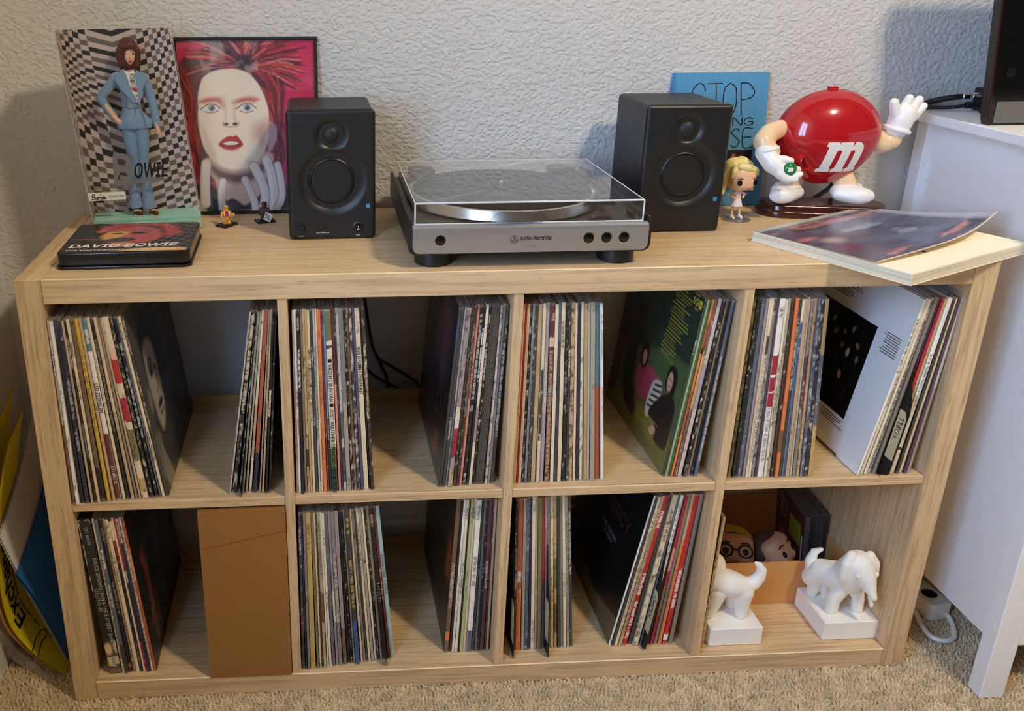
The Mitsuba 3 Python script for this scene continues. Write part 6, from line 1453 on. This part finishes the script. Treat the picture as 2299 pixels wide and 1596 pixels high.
# big soft-cover book with a curled front cover
def curled_book():
    k = thing('softcover_book', 'large softcover book with curled dark painted cover overhanging the right front corner', 'book')
    a = math.radians(27.0); ex = np.array([math.cos(a), math.sin(a), 0]); ey = np.array([-math.sin(a), math.cos(a), 0])
    O_ = np.array([1.2565, -.1100, H + .0006]); L, Wd, th = .305, .262, .0165       # local: x along the long front edge, y back to the hinge side
    M = np.eye(4); M[:3, 0] = ex; M[:3, 1] = ey; M[:3, 3] = O_
    def pages_c(p, n, uv): return mix(col((236, 226, 200)), col((196, 182, 150)), smoothstep(.35, .8, fbm(p.z * 2600, (p.x + p.y) * 8, 1.0, 2)))
    mat('page_edges', proc(pages_c), .8, .2); mat('page_top', (240, 230, 206), .75, .25)
    obj('pages', put(box(.001, L, .001, Wd, .0012, th, .0006), M), 'page_edges', k)
    obj('back_cover', put(box(0, L + .001, 0, Wd + .001, 0, .0011), M), 'page_top', k)
    obj('top_page', put(box(.002, L - .001, .002, Wd - .001, th + .0001, th + .0004), M), 'page_top', k)
    c_ = [(.118, .064), (.122, .074), (.136, .078), (.150, .082), (.166, .080), (.178, .078), (.186, .083), (.192, .081), (.186, .073), (.178, .070), (.172, .062), (.168, .064), (.170, .072), (.150, .072), (.138, .066), (.126, .060), (.122, .052), (.118, .054)]
    obj('animal_drawing', put(extrude(sg.Polygon(catmull(c_, 4, True)), .0002), M @ trimesh.transformations.translation_matrix((0, 0, th + .0005))), 'ink_black', k)
    obj('page_picture', put(box(.085, .250, .055, .125, th + .0004, th + .0005), M), 'paper_edge', k)
    # cover: hinged along the far long edge, its near edge lifts and curls towards the right
    nx, ny = 150, 110
    p = Print(L, Wd - .052, nx, ny, (78, 74, 96))
    q1 = p.n(14, 60, 2, 4); q2 = p.n(9, 40, 9, 4); X, Y = p.x / p.w, p.y / p.h
    p.blend((96, 106, 134), np.clip((q1 - .48) * 5, 0, .8) * (X > .2)); p.blend((36, 30, 42), np.clip((q2 - .54) * 6, 0, .8)); p.blend((190, 124, 120), np.clip((p.n(20, 90, 21) - .60) * 8, 0, .8) * (np.abs(Y - .5) > .28)); p.blend((140, 158, 184), np.clip((p.n(16, 70, 31) - .58) * 7, 0, .6) * (X > .35))
    p.blend((196, 176, 172), np.clip(1 - np.hypot((X - .16) / .10, (Y - .5) / .10), 0, 1) * .8); p.blend((206, 130, 118), np.clip(1 - np.hypot((X - .07) / .10, (Y - .62) / .06), 0, 1) * .8); p.blend((110, 40, 60), np.clip(1 - np.hypot((X - .10) / .14, (Y - .32) / .12), 0, 1) * .7)
    p.blend((196, 130, 120), np.clip(1 - np.abs(Y - .88 + .2 * X * (1 - X)) / .05, 0, 1) * .6 * (X > .2))
    p.blend((176, 178, 166), np.clip((Y - .93) / .03, 0, 1) * .9); p.blend((170, 176, 186), np.clip((X - .90) / .05, 0, 1) * .8)
    p.blend((230, 210, 190), (Y < .012) * 1.0)
    m, c = p.mesh(np.eye(4))
    V = m.vertices; t = 1 - V[:, 1] / p.h; s_ = V[:, 0] / L
    yy = V[:, 1] + .050 + .010 * s_ - .012 * t * np.sin(s_ * 3.0)
    zz = th + .0012 + .004 * t + .036 * (t ** 1.7) * np.clip(s_ * 1.02 - .05, 0, 1.2) ** 2.2 + .0035 * np.sin(s_ * 5.5) * t
    m.vertices = np.c_[V[:, 0] + .012 * s_ ** 2 * t, yy, zz]
    obj('front_cover', put(m, M), 'print_gloss', k, True, color=c)
    d = m.copy(); d.vertices = d.vertices - np.array([0, 0, .0006]); d.invert()
    obj('cover_underside', put(d, M), 'page_top', k, True)
    obj('price_sticker', put(box(.060, .070, .062, .068, th + .0075, th + .0079), M @ rodrigues((0, 0, 1), 0)), 'ink_white', k)
curled_book()
# ---------------------------------------------------------------- white cabinet on the right with a dark device on it
def cabinet():
    k = thing('white_cabinet', 'white painted cabinet with overhanging top and square legs right of the shelf', 'cabinet')
    xl, yf, yb, zt = 1.5550, -.0870, .3900, .9340
    xr = 2.35
    leg = lambda xa, ya, wx, wy: box(xa, xa + wx, ya, ya + wy, .0005, zt - .0170, .0015)
    for xa, ya, wy in ((xl, yf, .0310), (xl, yb - .0320, .0320), (xr - .043, yf, .0310), (xr - .043, yb - .0320, .0320)):
        obj('leg', leg(xa, ya, .0430, wy), 'white_paint', k)
    obj('side_panel', box(xl + .0120, xl + .0300, yf + .0310, yb - .0320, .1020, zt - .0170, .0008), 'white_paint', k)
    obj('side_panel', box(xr - .030, xr - .012, yf + .031, yb - .032, .1020, zt - .0170, .0008), 'white_paint', k)
    obj('front_rail', box(xl + .0430, xr - .043, yf + .0020, yf + .0200, .1090, .1600, .0012), 'white_paint', k)
    zz = [.163, .416, .669, .914]
    for a, b in zip(zz[:-1], zz[1:]):
        dw = obj('drawer_front', box(xl + .0450, xr - .045, yf + .0030, yf + .0210, a, b - .004, .0015), 'white_paint', k)
        for xx in (xl + .22, xr - .22): obj('knob', moved(lathe([(0, 0), (.007, 0), (.006, .010), (.014, .016), (.012, .024), (0, .026)], 24), (xx, yf + .003, (a + b) / 2), rx=math.pi / 2), 'white_paint', dw, 40)
    obj('back_panel', box(xl + .043, xr - .043, yb - .012, yb - .006, .102, zt - .017), 'white_paint', k)
    obj('top', box(xl - .0220, xr + .022, yf - .0250, yb, zt - .0170, zt, .0016), 'white_paint', k)
cabinet()
def device():
    k = thing('media_device', 'tall glossy black device with a grey mesh strip standing on the white cabinet', 'monitor')
    z0 = .9346
    P = [(1.5490, z0), (1.5455, z0 + .012), (1.5240, 1.130), (1.5020, 1.285), (1.5090, 1.296), (2.10, 1.296), (2.10, z0)]
    m = extrude(sg.Polygon(P).buffer(.002).buffer(-.002), .020); m.apply_transform(frame_xf((0, .2190, 0), (1, 0, 0), (0, 0, 1))); m.apply_translation((0, .0, 0))
    obj('housing', m, 'black_gloss', k, 30)
    mat('bezel_wine', (46, 14, 16), .12, .5)
    b = tube(catmull([(1.5492, .2000, z0 + .002), (1.5452, .1990, z0 + .014), (1.5238, .1990, 1.130), (1.5020, .1990, 1.283)], 8), .0022, 8); obj('bezel', b, 'bezel_wine', k, True)
    def gm(p, n, uv): return mix(col((58, 57, 54)), col((132, 130, 122)), smoothstep(.3, .7, .5 + .5 * dr.sin(p.x * 3600) * dr.sin(p.z * 3600)))
    mat('grey_mesh', proc(gm), .6, .3)
    obj('mesh_strip', box(1.5535, 2.09, .1972, .1992, z0 + .0030, z0 + .0385, .0006), 'grey_mesh', k)
    obj('lower_edge', box(1.5535, 2.09, .1966, .1994, z0 + .0390, z0 + .0405), 'black_satin', k)
    obj('screen', box(1.5560, 2.08, .1984, .1996, 1.000, 1.270), 'black_gloss', k)
    obj('sensor', box(1.558, 1.572, .1974, .1990, 1.012, 1.026), 'black_matte', k)
    obj('stand', box(1.62, 2.02, .215, .330, z0, z0 + .016, .003), 'black_plastic', k)
device()
ad = thing('connector_box', 'small black connector box with a silver plug behind the dark device on the white cabinet', 'adapter')
obj('box', moved(rbox(.060, .045, .040, .004, 4, .003), (1.672, .358, .9344)), 'black_plastic', ad, 40)
obj('silver_plug', cat_([moved(cyl(.0070, .016, 24, bev=.001), (1.6420, .362, .9600), ry=-math.pi / 2)]), 'chrome', ad, 30)
obj('silver_plug', cat_([moved(cyl(.0062, .014, 24, bev=.001), (1.6220, .362, .9600), ry=-math.pi / 2)]), 'chrome', ad, 30)
obj('black_plug', moved(cyl(.0060, .030, 24, bev=.001), (1.6420, .352, .9460), ry=-math.pi / 2), 'black_satin', ad, 30)
for P, r, lab in (([(1.612, .362, .9600), (1.592, .368, .9570), (1.572, .382, .9500), (1.562, .3945, .9420), (1.563, .3975, .935), (1.572, .3975, .925)], .0050, 'thick black cable running from the silver plug along the wall'), ([(1.613, .352, .9460), (1.595, .356, .942), (1.575, .366, .9400), (1.556, .380, .9395), (1.5495, .3945, .9390), (1.5540, .3985, .935), (1.5640, .3985, .927)], .0032, 'thin black cable beside the thick one behind the gloved hand')):
    tag(obj('cable', tube(catmull(P, 8), r, 8), 'black_satin', smooth=True), lab, 'cable')
# white power strip and its cord on the carpet
ps = thing('power_strip', 'white power strip with a looped cord on the carpet between shelf and cabinet', 'power strip')
MP = trimesh.transformations.translation_matrix((1.5985, .205, .0012)) @ rodrigues((0, 0, 1), -1.38)
obj('body', put(rbox(.190, .050, .036, .010, 6, .004), MP), 'white_plastic', ps, 40)
for q in (-.06, 0, .06): obj('socket', put(moved(cyl(.014, .0012, 24), (q, 0, .0355)), MP), 'black_matte', ps)
obj('cord', tube(catmull([(1.616, .116, .020), (1.629, .112, .012), (1.6265, .092, .0085), (1.607, .0575, .0085), (1.583, .0470, .0085), (1.5640, .0600, .0085), (1.5655, .0920, .0090), (1.5760, .1300, .0100), (1.572, .17, .0090), (1.535, .235, .0085), (1.510, .30, .0085)], 10), .0046, 12), 'white_plastic', ps, True)

# ---------------------------------------------------------------- envelopes and bags between the shelf and the left wall
def sheet(curve, yf, depth, rise, nt=14, bend=0.0, cut=None):
    Cv = catmull(curve, 8); n = len(Cv); L = np.r_[0, np.cumsum(np.linalg.norm(np.diff(Cv, axis=0), axis=1))]
    T_ = np.linspace(0, 1, nt); V = []
    for i in range(n):
        s_ = L[i] / L[-1]
        for t_ in T_:
            V.append((Cv[i, 0] + bend * math.sin(t_ * 3) * s_, yf + depth * t_ * (1 if cut is None else 1 - cut * s_), Cv[i, 1] + rise * t_ * s_))
    i, j = np.meshgrid(np.arange(n - 1), np.arange(nt - 1), indexing='ij')
    q = np.stack([i * nt + j, i * nt + j + 1, (i + 1) * nt + j + 1, (i + 1) * nt + j], -1).reshape(-1, 4)
    m = trimesh.Trimesh(V, np.vstack([q[:, [0, 1, 2]], q[:, [0, 2, 3]]]), process=False)
    if m.face_normals[:, 0].mean() < 0: m.invert()
    return m, Cv, L
def thick(m, t):
    a = m.copy(); v = m.vertex_normals; b = m.copy(); b.vertices = m.vertices - v * t; b.invert(); return cat_([a, b])
mat('bag_yellow', (206, 186, 30), .5, .35); mat('envelope_white', (206, 200, 196), .7, .25); mat('bag_blue', (34, 96, 156), .45, .4); mat('kraft', (196, 152, 98), .8, .2); mat('paper_cream', (228, 210, 176), .8, .2)
yc = [(-.0310, .0040), (-.0560, .0280), (-.0850, .0640), (-.1080, .1070), (-.1165, .1500), (-.1170, .2100), (-.1100, .3000), (-.0900, .3900), (-.0660, .4700)]
yel = thing('yellow_bag', 'yellow paper bag with black lettering standing between the shelf and the left wall', 'bag')
m, Cv, L = sheet(yc, .0580, .20, .02, cut=.55); obj('front', thick(m, .0012), 'bag_yellow', yel, True)
m2, _, _ = sheet([(a - .012 - .010 * (c_ / .47), c_ * 1.03 + .004) for a, c_ in yc], .070, .22, .03, cut=.5); obj('rear_sheet', thick(m2, .0008), 'bag_yellow', yel, True)
def on_sheet(tm, s0, t0):          # lettering that runs up the curved front of the yellow bag
    tm = tm.copy(); v, f = trimesh.remesh.subdivide_to_size(tm.vertices, tm.faces, .008, 12)
    s_ = s0 + v[:, 0]; Px = np.interp(s_, L, Cv[:, 0]); Pz = np.interp(s_, L, Cv[:, 1]); e = .004
    dx = np.interp(s_ + e, L, Cv[:, 0]) - np.interp(s_ - e, L, Cv[:, 0]); dz = np.interp(s_ + e, L, Cv[:, 1]) - np.interp(s_ - e, L, Cv[:, 1]); nl = np.hypot(dx, dz)
    off = .0006 + v[:, 2]
    return trimesh.Trimesh(np.c_[Px + dz / nl * off, .0580 + t0 - v[:, 1], Pz - dx / nl * off], f)
obj('lettering', on_sheet(text('Exchange', .036, True, .0002, width=.200), .118, .052), 'ink_black', yel)
obj('lettering', on_sheet(text('ONE OF THE LARGEST INDEPENDENT', .0075, True, .0002, width=.200), .035, .066), 'ink_black', yel)
for q in (.062, .076): obj('printed_line', on_sheet(extrude(sg.LineString([(0, 0), (.004, .025), (0, .055)]).buffer(.0011), .0002), q, .056), 'ink_black', yel)
wh = thing('white_envelope', 'large white padded envelope leaning against the yellow bag left of the shelf', 'envelope')
m, _, _ = sheet([(-.0220, .0400), (-.0400, .0950), (-.0650, .1700), (-.0880, .2450), (-.1030, .3000)], .0560, .24, .115, bend=.006); obj('sheet', thick(m, .004), 'envelope_white', wh, True)
bl = thing('blue_envelope', 'folded blue plastic envelope in front of the white one, left of the shelf', 'envelope')
m, _, _ = sheet([(-.0140, .0420), (-.0300, .0950), (-.0560, .1700), (-.0820, .2300)], .0460, .25, .10, bend=.008); obj('sheet', thick(m, .002), 'bag_blue', bl, True)
m, _, _ = sheet([(-.0540, .1780), (-.0660, .2050), (-.0805, .2330)], .0445, .055, .012); obj('flap', thick(m, .0012), 'bag_blue', bl, True)
for q, (dx, mt, lab) in enumerate(((.0100, 'kraft', 'brown kraft envelope behind the yellow bag left of the shelf'), (.0150, 'paper_cream', 'cream paper sheet behind the brown kraft envelope left of the shelf'), (.0185, 'kraft', 'second brown kraft envelope, farthest left of the paper bundle'))):
    c2 = [(max(a - dx * (.55 + .45 * min(c_ / .1, 1)), -.1540 + q * .0005), c_) for a, c_ in yc[:7]]
    m, _, _ = sheet(c2, .0600 + .004 * q, .24, .0); tag(obj('kraft_envelope' if mt == 'kraft' else 'paper_sheet', thick(m, .0008), mt, smooth=True), lab, 'envelope' if mt == 'kraft' else 'paper')
cp = thing('plastic_bag', 'crumpled clear plastic bag at the foot of the left wall beside the paper bundle', 'bag')
m, _, _ = sheet([(-.0400, .0030), (-.0720, .0220), (-.1050, .0560), (-.1330, .1000), (-.1500, .1500), (-.1545, .2000)], .0420, .16, .0, 24)
m.vertices += (meshkit.fbm(m.vertices * 38, 3)[:, None] - .5) * np.array([.010, .030, .010]); m.vertices[:, 0] = np.maximum(m.vertices[:, 0], -.1552); m.vertices[:, 2] = np.maximum(m.vertices[:, 2], .002)
obj('film', m, 'frosted' if False else 'clear_film', cp, True)
